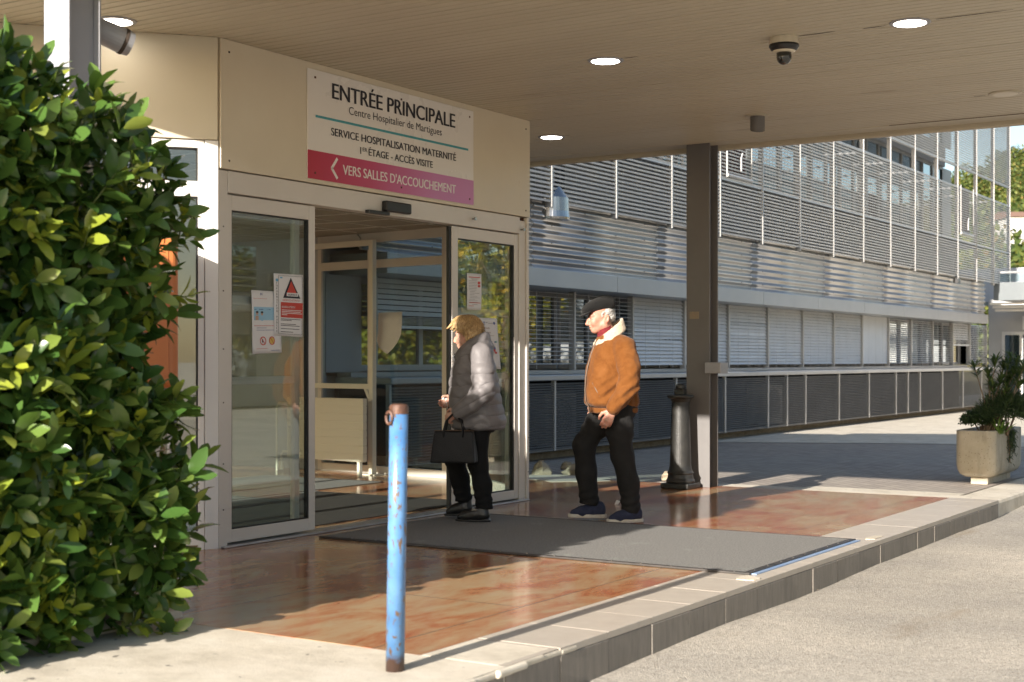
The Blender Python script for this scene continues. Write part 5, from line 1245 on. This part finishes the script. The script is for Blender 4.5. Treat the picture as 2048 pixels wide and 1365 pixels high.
MAT['maroon'] = M('maroon_knit', (.16, .012, .016), .9, 0, (.12, .008, .012), 30, bump=.4, bscale=150)
MAT['navy'] = M('navy_knit_shoe', (.012, .016, .040), .85, 0, (.018, .024, .055), 30, bump=.4, bscale=200)
MAT['sole'] = M('offwhite_sole', (.46, .43, .38), .7, 0, (.34, .31, .26), 25)
MAT['leather'] = M('black_leather', (.010, .010, .011), .34, 0, (.016, .016, .017), 12, bump=.25, bscale=80)
MAT['bagleather'] = M('black_bag_leather', (.004, .004, .005), .5, 0, (.006, .006, .007), 8, bump=.3, bscale=120, spec=.3)
MAT['zip'] = M('brass_zip', (.10, .06, .035), .6, 0)

def hand(s, wr, d, ac, pn, curl, sc=1.0, thumb_curl=.5, k=.007):
    """palm and five fingers; d along the hand, ac towards the thumb side, pn the way the palm faces"""
    wr, d, ac, pn = (np.array(q, float) for q in (wr, d, ac, pn)); d, ac, pn = unit(d), unit(ac), unit(pn)
    for q in (-.026, -.009, .009, .026):
        s.cone(wr + ac * q * .62 * sc + d * .008 * sc, wr + d * .082 * sc + ac * q * sc, .0145 * sc, .0118 * sc, .014)
    for q, ln_, dl in ((.029, .070, .082), (.010, .079, .087), (-.010, .074, .083), (-.028, .058, .075)):
        p = wr + d * dl * sc + ac * q * sc; a = curl * .55; fr = (.45, .31, .24)
        for j in range(3):
            dd = d * math.cos(a) + pn * math.sin(a) + ac * q * .8 * (j == 0); p2 = p + unit(dd) * ln_ * fr[j] * sc
            s.cone(p, p2, (.0098 - .0007 * j) * sc, (.0092 - .0009 * j) * sc, k); p = p2; a += curl * (.95 if j == 0 else .7)
    p = wr + d * .022 * sc + ac * .026 * sc; p2 = p + unit(ac * .75 + d * .7 + pn * .25) * .043 * sc; p3 = p2 + unit(d * .9 + ac * .15 + pn * thumb_curl) * .030 * sc; p4 = p3 + unit(d * .8 - ac * .2 + pn * thumb_curl * 1.3) * .024 * sc
    s.cone(p, p2, .0155 * sc, .0115 * sc, .012).cone(p2, p3, .0108 * sc, .0098 * sc, k).cone(p3, p4, .0096 * sc, .0082 * sc, k)

def head(s, cx, cz, tilt=0.0, female=False, nose=1.0):
    """cx, cz: middle of the skull; +x is the face"""
    f = .94 if female else 1.0
    s.ell((cx, 0, cz), (.096 * f, .077 * f, .090 * f), .02)
    s.ell((cx + .024 * f, 0, cz - .078 * f), (.066 * f, .058 * f, .082 * f), .03)
    ch = np.array([cx + .052 * f, 0, cz - .146 * f])
    s.ell(ch, (.023, .026, .020), .022)
    for q in (-1, 1):
        s.cone(ch + [0, .016 * q, .002], (cx - .012, .052 * q * f, cz - .105 * f), .019, .022, .03)
        s.ell((cx + .066 * f, .036 * q * f, cz - .085 * f), (.024, .020, .026), .03)
        s.ell((cx + .083 * f, .028 * q * f, cz - .040 * f), (.014, .024, .009), .018)
        s.ell((cx + .094 * f, .032 * q * f, cz - .060 * f), (.013, .015, .011), .012, cut=True)
        s.ell((cx + .080 * f, .032 * q * f, cz - .060 * f), (.013, .014, .010), .006)
        s.ell((cx - .022, .076 * q * f, cz - .065 * f), (.021, .011, .034), .008, pitch=-.25)
        s.ell((cx - .018, .085 * q * f, cz - .062 * f), (.010, .006, .019), .006, pitch=-.25, cut=True)
        s.ell((cx + .098 * f, .012 * q, cz - .104 * f), (.012, .009, .009), .010)
    s.chain([(cx + .090 * f, 0, cz - .050 * f), (cx + .104 * f, 0, cz - .080 * f), (cx + (.094 + .020 * nose) * f, 0, cz - .101 * f)], [.009, .011, .0135], .014)
    s.ell((cx + .082 * f, 0, cz - .122 * f), (.015, .022, .007), .010); s.ell((cx + .079 * f, 0, cz - .135 * f), (.014, .020, .007), .010)
    s.ell((cx + .097 * f, 0, cz - .1285 * f), (.012, .024, .0022), .006, cut=True)

def eyes(name, cx, cz, f, parent):
    m = MB()
    for q in (-1, 1):
        c = (cx + .0915 * f, .032 * q * f, cz - .060 * f); m.lathe([(.0005, -.004), (.005, -.003), (.0065, 0), (.005, .003), (.0005, .004)], c, 10)
    return m.build(name, MAT['ink'], parent, smooth=True)
def shoe(name, hx, tx, y, z0, mat, parent, hgt=.105, wid=.046, pitch=0.0, sole=None, boot=0):
    L = tx - hx; pz = lambda x: z0 + (x - hx) * pitch
    s = SDF((hx - .05, y - .09, z0 - .03), (tx + .05, y + .09, z0 + .20 + boot), .005)
    P = lambda t, z: (hx + L * t, y + .012 * math.sin(t * 3), pz(hx + L * t) + z)
    s.chain([P(.16, .05), P(.42, .052), P(.66, .042), P(.86, .032)], [wid * .86, wid * .92, wid * .88, wid * .62], .03)
    s.cone(P(.20, .06), P(.19, hgt - .02 + boot), wid * .9, wid * .95, .03); s.cone(P(.30, .075), P(.5, .06), wid * .7, wid * .62, .03)
    s.half((hx, y, z0 + .008), (pitch, 0, -1)); s.disp(lambda X, Y, Z: .0014 * wob(X, Y, Z, 90, 2))
    o = s.build(name, mat, parent)
    q = SDF((hx - .05, y - .09, z0 - .03), (tx + .05, y + .09, z0 + .09), .004)
    q.chain([P(.13, .014), P(.5, .014), P(.88, .014)], [wid * .98, wid * .96, wid * .86], .02); q.half((hx, y, z0 + (.030 if sole else .016)), (-pitch, 0, 1)); q.half((hx, y, z0 + .0015), (pitch, 0, -1))
    q.build('sole', sole or MAT['black'], o)
    return o

# ---- the man
mx = at(1235, 1042, z=0.0); MAN_RZ = R_(212.4 + 12)
man = thing('person', 'man in a tan suede jacket and black flat cap striding towards the open doors', 'person', (mx.x, mx.y, .0005), local=True, rz=MAN_RZ)
sh = lambda x, y: (x + .208 * y) * 1.02
Ls, Le, Lw = (sh(-.035, .17), .175, 1.315), (sh(-.062, .25), .255, 1.035), (sh(.052, .25), .255, .868)
Rs, Re, Rw = (sh(-.02, -.18), -.18, 1.315), (sh(-.02, -.27), -.265, 1.05), (sh(.12, -.24), -.25, .90)
s = SDF((-.30, -.40, -.01), (.46, .40, 1.74), .0052)
head(s, .128, 1.602)
s.cone((.045, 0, 1.36), (.108, 0, 1.50), .066, .056, .03)
s.loft([(.84, -.09, .13, .15), (1.05, -.10, .17, .15), (1.25, -.11, .14, .17), (1.37, -.03, .09, .12)], .03)
s.chain([Ls, Le, Lw], [.058, .045, .029], .03).chain([Rs, Re, Rw], [.058, .045, .029], .03)
hand(s, (Lw[0] + .006, Lw[1], Lw[2] - .012), (.42, .02, -.86), (.86, -.10, .42), (-.15, -1, -.1), .62, 1.06)
hand(s, (Rw[0] + .006, Rw[1], Rw[2] - .012), (.55, .02, -.80), (.80, .10, .55), (-.15, 1, -.1), .55, 1.0)
LK, LA = (sh(-.03, .12), .12, .50), (sh(-.098, .12), .12, .12); RK, RA = (sh(.25, -.10), -.11, .575), (sh(.205, -.11), -.11, .17)
LH, RH = (.02, .095, .86), (.05, -.095, .86)
s.chain([LH, LK, LA], [.085, .058, .042], .03).chain([RH, RK, RA], [.085, .058, .042], .03)
s.chain([LA, (LA[0] + .03, .125, .055), (LA[0] + .10, .125, .045)], [.040, .030, .022], .02).chain([RA, (RA[0] + .02, -.115, .075), (RA[0] + .08, -.115, .055)], [.036, .020, .014], .01)
s.disp(lambda X, Y, Z: .0009 * wob(X, Y, Z, 110, 1))
s.build('body', MAT['skin'], man)
eyes('eyes', .128, 1.602, 1.0, man)
m = MB()
for q in (-1, 1): m.tube([(.222, .014 * q, 1.561), (.221, .034 * q, 1.566), (.205, .052 * q, 1.560)], [.004, .005, .002], 6)
m.build('eyebrows', MAT['hairgrey'], man)
s = SDF((-.02, -.13, 1.46), (.22, .13, 1.70), .0045)
s.ell((.095, 0, 1.598), (.066, .0835, .062), .02).ell((.06, 0, 1.555), (.040, .062, .045), .03)
for q in (-1, 1): s.ell((.138, .066 * q, 1.580), (.012, .012, .028), .012)
s.disp(lambda X, Y, Z: .004 * np.sin(X * 150 + Z * 240 + 3 * np.sin(Z * 90)) * np.sin(Z * 160 + Y * 200) ); s.build('hair', MAT['hairgrey'], man)
s = SDF((-.02, -.15, 1.50), (.36, .15, 1.78), .005)
s.ell((.140, 0, 1.650), (.122, .100, .058), .02, pitch=R_(20)).ell((.085, 0, 1.645), (.062, .092, .050), .03).ell((.23, 0, 1.618), (.060, .080, .030), .03, pitch=R_(25))
s.ell((.128, 0, 1.575), (.098, .080, .072), .01, cut=True)
s.disp(lambda X, Y, Z: .0022 * wob(X, Y, Z, 42, 3)); cap_ = s.build('flat_cap', MAT['wool'], man)
s = SDF((.12, -.12, 1.52), (.36, .12, 1.68), .004); s.ell((.246, 0, 1.584), (.060, .074, .0085), .0, pitch=R_(27)); s.build('brim', MAT['wool'], cap_)
# jacket
s = SDF((-.26, -.42, .78), (.36, .42, 1.50), .0055)
s.loft([(.865, -.150, .222, .200), (.90, -.158, .246, .208), (1.0, -.148, .252, .200), (1.10, -.142, .246, .198), (1.18, -.138, .232, .196), (1.26, -.130, .212, .190), (1.33, -.112, .185, .180), (1.39, -.075, .160, .130), (1.43, -.02, .14, .09)], .02, cap=.03)
s.chain([(Ls[0] + .01, .13, 1.335), Ls, ((Ls[0] + Le[0]) / 2 - .016, .240, 1.17), Le, ((Le[0] + Lw[0]) / 2 + .004, .275, .945), Lw], [.082, .088, .084, .080, .069, .054], .014)
s.chain([(Rs[0] + .01, -.13, 1.335), Rs, Re, Rw], [.085, .088, .076, .054], .014)
ed_ = lambda X, Y, Z: np.exp(-((Z - 1.0) / .11) ** 2) * np.clip((Y - .14) / .06, 0, 1)
s.disp(lambda X, Y, Z: .0055 * wob(X, Y, Z, 23, 1) + .0028 * wob(X, Y, Z, 55, 4) + .007 * ed_(X, Y, Z) * np.sin(78 * (Z + .75 * X)) + .004 * np.exp(-((Z - .93) / .05) ** 2) * np.sin(60 * X + 40 * Y))
jk = s.build('jacket', MAT['suede'], man)
s = SDF((-.22, -.27, .79), (.30, .27, .93), .0055); s.loft([(.825, -.146, .216, .194), (.868, -.150, .222, .200)], .0, cap=.012); s.disp(lambda X, Y, Z: .0012 * np.sin(X * 190 + Y * 190)); s.build('waistband', MAT['suede'], jk)
def cuff(a, b, r, mat, par, name='cuff'):
    a, b = np.array(a), np.array(b); d = unit(b - a); lo = np.minimum(b - d * .06, b + d * .02) - .09; hi = np.maximum(b - d * .06, b + d * .02) + .09
    q = SDF(lo, hi, .005); q.cone(b - d * .045, b + d * .012, r + .004, r, 0); q.half(b + d * .018, d); return q.build(name, mat, par)
cuff(Le, Lw, .051, MAT['suede'], jk); cuff(Re, Rw, .051, MAT['suede'], jk)
zx = [(.176, 1.37), (.214, 1.27), (.240, 1.18), (.255, 1.10), (.262, 1.0), (.256, .92), (.234, .875), (.227, .825)]
MB().tube([(x - .002, .012, z) for x, z in zx], .0055, 6).build('zip', MAT['zip'], jk)
MB().tube([(.226, .105, 1.055), (.208, .140, 1.005), (.186, .168, .955)], .006, 6).build('pocket_welt', MAT['zip'], jk)
s = SDF((-.12, -.20, 1.28), (.28, .20, 1.62), .005)
for k in range(-26, 27):
    a = math.pi - math.pi * k / 28.5
    T = (.056 + .088 * math.cos(a), .088 * math.sin(a), 1.466 - .070 * math.cos(a)); B = (.064 + .112 * math.cos(a), .122 * math.sin(a), 1.416 - .066 * math.cos(a) - .020 * abs(math.sin(a)))
    s.cone(T, B, .009, .012, .012)
s.disp(lambda X, Y, Z: .0022 * wob(X, Y, Z, 120, 2)); s.build('fleece_collar', MAT['fleece'], jk)
s = SDF((-.08, -.14, 1.33), (.24, .14, 1.56), .005); s.cone((.066, 0, 1.38), (.108, 0, 1.468), .080, .066, 0); s.half((.10, 0, 1.480), (.5, 0, 1)); s.disp(lambda X, Y, Z: .0018 * np.sin((Z + .4 * X) * 260)); s.build('turtleneck', MAT['maroon'], man)
# trousers
s = SDF((-.26, -.28, .02), (.42, .28, .96), .0058)
s.loft([(.80, -.135, .18, .17), (.90, -.13, .19, .18)], .04, cap=.03)
s.chain([LH, (sh(-.005, .11), .112, .70), LK, (sh(-.075, .12), .12, .30), (LA[0], .12, .08)], [.118, .098, .082, .076, .072], .04)
s.chain([RH, (sh(.145, -.10), -.105, .735), RK, (sh(.235, -.11), -.11, .36), (RA[0] + .005, -.11, .14)], [.118, .098, .083, .078, .074], .04)
s.disp(lambda X, Y, Z: .004 * wob(X, Y, Z, 26, 2) + .0045 * np.exp(-((Z - .15) / .08) ** 2) * np.sin(Z * 95 + X * 30 + Y * 20) + .004 * np.exp(-((Z - .72) / .1) ** 2) * np.sin(70 * (Z - .45 * X)))
s.half((LA[0], 0, .072), (.16, 0, -1)); s.build('trousers', MAT['trouser'], man)
shoe('shoe', sh(-.175, .12), sh(.088, .12), .125, .0, MAT['navy'], man, sole=MAT['sole'], wid=.049)
shoe('shoe', sh(.085, -.11), sh(.372, -.11), -.115, .012, MAT['navy'], man, sole=MAT['sole'], wid=.049, pitch=.03)

# ---- the woman
wx = at(950, 1040, z=0.012); W_RZ = R_(212.4 - 14)
wom = thing('person', 'woman with golden hair and a grey quilted jacket stepping through the doorway', 'person', (wx.x, wx.y, .0135), local=True, rz=W_RZ)
sw = lambda x, y: (x - .242 * y) * 1.02
Ls, Le, Lw = (sw(-.055, .16), .165, 1.255), (sw(-.075, .25), .26, .985), (sw(.112, .26), .265, .828)
Rs, Re, Rw = (sw(-.04, -.16), -.165, 1.255), (sw(-.02, -.22), -.24, 1.0), (sw(.155, -.14), -.14, .90)
s = SDF((-.30, -.38, -.01), (.42, .40, 1.60), .0052)
head(s, .055, 1.452, female=True, nose=.8)
s.cone((-.01, 0, 1.24), (.03, 0, 1.36), .055, .050, .03)
s.loft([(.70, -.12, .12, .15), (.95, -.12, .15, .15), (1.15, -.12, .12, .15), (1.27, -.07, .07, .11)], .03)
s.chain([Ls, Le, Lw], [.052, .042, .027], .03).chain([Rs, Re, Rw], [.052, .042, .027], .03)
hand(s, (Lw[0] + .008, Lw[1], Lw[2] - .006), (.88, .03, -.42), (.30, -.12, .75), (-.3, -.85, -.45), 1.15, .95)
hand(s, (Rw[0] + .006, Rw[1], Rw[2] - .004), (.92, .1, -.2), (.2, .1, .95), (-.1, 1, 0), .7, .92)
LH, RH = (-.03, .085, .74), (.0, -.085, .74); LK, LA = (sw(-.025, .10), .10, .44), (sw(-.075, .105), .105, .13); RK, RA = (sw(.165, -.09), -.10, .455), (sw(.085, -.10), -.105, .165)
s.chain([LH, LK, LA], [.08, .052, .038], .03).chain([RH, RK, RA], [.08, .052, .038], .03)
s.chain([LA, (LA[0] + .03, .108, .055), (LA[0] + .09, .108, .045)], [.034, .028, .020], .02).chain([RA, (RA[0] + .02, -.11, .085), (RA[0] + .08, -.11, .065)], [.034, .028, .020], .02)
s.disp(lambda X, Y, Z: .0007 * wob(X, Y, Z, 110, 1))
s.build('body', MAT['skin2'], wom); eyes('eyes', .055, 1.452, .94, wom)
s = SDF((-.12, -.15, 1.25), (.28, .15, 1.61), .0042)
s.ell((.046, 0, 1.462), (.099, .091, .098), .02).ell((-.004, 0, 1.415), (.062, .090, .080), .03)
for q in (-1, 1): s.ell((.024, .076 * q, 1.395), (.036, .018, .050), .02).cone((.075, .07 * q, 1.45), (.118, .064 * q, 1.43), .022, .010, .02)
for a, b, c_, r0 in (((.10, .02, 1.535), (.150, .035, 1.508), (.206, .045, 1.452), .019), ((.10, -.02, 1.53), (.146, -.02, 1.503), (.190, -.01, 1.452), .019), ((.09, .055, 1.50), (.132, .066, 1.482), (.168, .072, 1.436), .022), ((.08, .07, 1.48), (.118, .080, 1.455), (.150, .086, 1.425), .018)):
    s.cone(a, b, r0, r0 * .72, .02).cone(b, c_, r0 * .72, .006, .012)
s.ell((.118, .01, 1.512), (.052, .070, .034), .03, pitch=.5)
s.ell((.120, 0, 1.385), (.068, .075, .075), .012, cut=True)
s.disp(lambda X, Y, Z: .0022 * np.sin(95 * (Z + .55 * X) + 2.2 * np.sin(24 * X + 16 * Z + 9 * Y)) + .0014 * np.sin(190 * (Z + .7 * X) + 3 * np.sin(30 * Z + 20 * Y)) + .003 * wob(X, Y, Z, 34, 3))
hr = s.build('hair', MAT['hairgold'], wom)
rh = np.random.default_rng(3); m = MB()
for k in range(420):
    th = rh.uniform(-math.pi, math.pi); el = math.acos(rh.uniform(-.15, 1)); fr = math.cos(th) * math.sin(el)
    p = np.array([.046 + .100 * fr, .092 * math.sin(th) * math.sin(el), 1.462 + .099 * math.cos(el)]); pts = []
    fl = np.array([.55, .25 * np.sign(p[1]), -.25]) if fr > .35 else np.array([-.35 + .5 * fr, .15 * np.sign(p[1]), -.8]); st_ = rh.uniform(.010, .017); wv = rh.uniform(0, 6)
    for j in range(7):
        pts.append(tuple(p)); c = np.array([.046, 0, 1.455]); nrm = unit((p - c) / np.array([.1, .092, .1]) ** 2)
        d = fl + rh.normal(0, .12, 3) + .25 * np.array([math.sin(wv + j), 0, math.cos(wv + j)]); d = d - nrm * d.dot(nrm) * (.9 if j < 4 else .5); p = p + unit(d) * st_ + nrm * .0006
    if pts[-1][0] < .118 or pts[-1][2] > 1.44: m.tube(pts, [.0014, .0024, .0026, .0024, .002, .0014, .0006], 4, cap=False)
m.build('loose_strands', MAT['hairgold'], hr, smooth=True)
# quilted jacket
s = SDF((-.34, -.42, .63), (.32, .44, 1.42), .0055)
s.loft([(.688, -.232, .170, .220), (.76, -.236, .180, .224), (.85, -.210, .186, .216), (.95, -.190, .192, .202), (1.05, -.176, .192, .194), (1.15, -.156, .172, .190), (1.23, -.132, .142, .178), (1.29, -.112, .112, .148), (1.34, -.085, .09, .10)], .02, cap=.035)
s.chain([(Ls[0], .12, 1.275), Ls, ((Ls[0] + Le[0]) / 2 - .008, .228, 1.12), Le, ((Le[0] + Lw[0]) / 2, .272, .895), Lw], [.080, .086, .085, .082, .071, .056], .014)
s.chain([(Rs[0], -.12, 1.275), Rs, Re, Rw], [.080, .086, .082, .056], .014)
def quilt(X, Y, Z):
    arm = np.clip((Y - .185) / .03, 0, 1); zt = Z + .10 * X * (1 - arm) + .55 * X * arm * (Z < 1.05)
    ph = (zt - .695) / .083; f = np.abs(np.sin(np.pi * ph)) ** .33
    low = np.clip((1.21 - Z) / .05, 0, 1)
    return -(.0125 * (f - .75)) * low
s.disp(lambda X, Y, Z: quilt(X, Y, Z) + .004 * wob(X, Y, Z, 24, 2) + .0035 * np.sin(62 * (Z * .85 - X * .9) + 2.5 * np.sin(13 * Y + 9 * Z)) * np.clip((Y - .14) / .06, 0, 1) * (.5 + .5 * np.sin(17 * Z + 3)))
jk = s.build('quilted_jacket', MAT['puffer'], wom)
cuff(Le, Lw, .054, MAT['puffer'], jk); cuff(Re, Rw, .052, MAT['puffer'], jk)
s = SDF((-.20, -.22, 1.12), (.24, .22, 1.48), .005)
for k in range(-27, 28):
    a = math.pi - math.pi * k / 27.5
    T = (.004 + .092 * math.cos(a), .100 * math.sin(a), 1.352 - .058 * math.cos(a)); B = (.014 + .128 * math.cos(a), .142 * math.sin(a), 1.268 - .046 * math.cos(a))
    s.cone(T, B, .017, .028, .015)
s.disp(lambda X, Y, Z: .003 * wob(X, Y, Z, 48, 3) + .003 * np.sin(55 * (Z + .6 * X))); s.build('collar', MAT['puffer'], jk)
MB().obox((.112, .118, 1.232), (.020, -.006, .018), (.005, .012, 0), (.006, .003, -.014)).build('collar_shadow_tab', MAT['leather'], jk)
m = MB()
for z, x in ((1.20, .158), (1.12, .182), (1.04, .196), (.96, .197), (.88, .192), (.80, .186), (.72, .178)): pass
MB().tube([(.150, .02, 1.20), (.186, .02, 1.12), (.199, .02, 1.04), (.199, .02, .95), (.194, .02, .86), (.188, .02, .77), (.176, .02, .70)], .005, 6).build('zip', MAT['leather'], jk)
s = SDF((-.26, -.26, .03), (.36, .28, .84), .0058)
s.loft([(.66, -.15, .13, .165), (.78, -.15, .14, .175)], .04, cap=.03)
s.chain([LH, (-.035, .092, .60), LK, (sw(-.06, .10), .103, .28), (LA[0], .105, .10)], [.105, .09, .072, .066, .064], .04)
s.chain([RH, (sw(.10, -.09), -.095, .60), RK, (sw(.125, -.10), -.105, .31), (RA[0] + .01, -.105, .15)], [.105, .092, .074, .068, .066], .04)
s.disp(lambda X, Y, Z: .0035 * wob(X, Y, Z, 28, 3) + .004 * np.exp(-((Z - .16) / .08) ** 2) * np.sin(Z * 95 + X * 30)); s.half((LA[0], 0, .10), (.1, 0, -1)); s.build('trousers', MAT['trouser2'], wom)
b1 = shoe('ankle_boot', sw(-.12, .105), sw(.142, .105), .108, -.001, MAT['leather'], wom, wid=.043, boot=.035)
MB().box(sw(-.12, .105) + .002, sw(-.12, .105) + .07, .075, .141, -.0005, .024).build('heel', MAT['black'], b1, bevel=.008)
MB().obox((sw(-.02, .105), .152, .085), (.028, 0, .006), (0, .003, 0), (-.003, 0, .014)).build('buckle', MAT['steel'], b1)
shoe('ankle_boot', sw(.03, -.105), sw(.235, -.105), -.11, .024, MAT['leather'], wom, wid=.042, boot=.03, pitch=-.06)

# ---- what she carries
def loc2w(t, p): return Matrix.Translation(t.location) @ Matrix.Rotation(t.rotation_euler.z, 4, 'Z') @ Vector(p)
bx = sw(.152, .30); gz = .805; q = loc2w(wom, (bx, .285, .452))
bag = thing('handbag', 'black leather handbag with two loop handles hanging from the woman\'s hand', 'handbag', tuple(q), local=True, rz=W_RZ + R_(3))
s = SDF((-.24, -.13, -.03), (.24, .13, .29), .0055)
X, Y, Z = np.meshgrid(*s.ax, indexing='ij', sparse=True); hw = .170 - .022 * np.clip(Z / .235, 0, 1); hd = .068 - .040 * np.clip(Z / .235, 0, 1) ** 1.3
qx, qy, qz = np.abs(X) - hw, np.abs(Y) - hd, np.abs(Z - .1175) - .1175; rd_ = .010
s.v = (np.sqrt(np.maximum(qx + rd_, 0) ** 2 + np.maximum(qy + rd_, 0) ** 2 + np.maximum(qz + rd_, 0) ** 2) + np.minimum(np.maximum(np.maximum(qx, qy), qz) + rd_, 0) - rd_).astype(np.float32)
s.disp(lambda X, Y, Z: .0022 * wob(X, Y, Z, 26, 4) + .006 * np.exp(-((np.abs(X) - .17) / .012) ** 2) * np.exp(-(Y / .03) ** 2)); s.build('body', MAT['bagleather'], bag)
m = MB(); hz_ = gz - .452 + .002
for yy in (-.030, .030):
    o = MB().tube([(-.075, yy, .17), (-.072, yy, .245), (-.055, yy * .8, .31), (-.020, yy * .25, hz_), (.012, yy * .25, hz_ + .004), (.055, yy * .8, .31), (.072, yy, .245), (.075, yy, .17)], .0085, 8).build('handle', MAT['bagleather'], bag, smooth=True)
MB().tube([(-.15, 0, .236), (0, 0, .240), (.15, 0, .236)], .004, 6).build('zip', MAT['zip'], bag)
MB().obox((-.045, .0, .0), (0, 0, 0), (0, 0, 0), (0, 0, 0)) if False else None
q = loc2w(wom, (Rw[0] + .085, Rw[1] + .01, Rw[2] - .05))
pt = thing('paper_slip', 'small folded white paper in the woman\'s far hand', 'paper', tuple(q), local=True, rz=W_RZ)
P = []; 
for i in range(5):
    for k in range(5): P.append((-.022 + .011 * i + .006 * math.sin(k * 1.3), .012 * math.sin(i * 1.1 + k * .6), .075 - .022 * k + .004 * i))
o = mesh_obj('sheet', P, [(i * 5 + k, i * 5 + k + 1, (i + 1) * 5 + k + 1, (i + 1) * 5 + k) for i in range(4) for k in range(4)], MAT['paper'], pt, smooth=True); md = o.modifiers.new('thick', 'SOLIDIFY'); md.thickness = .001
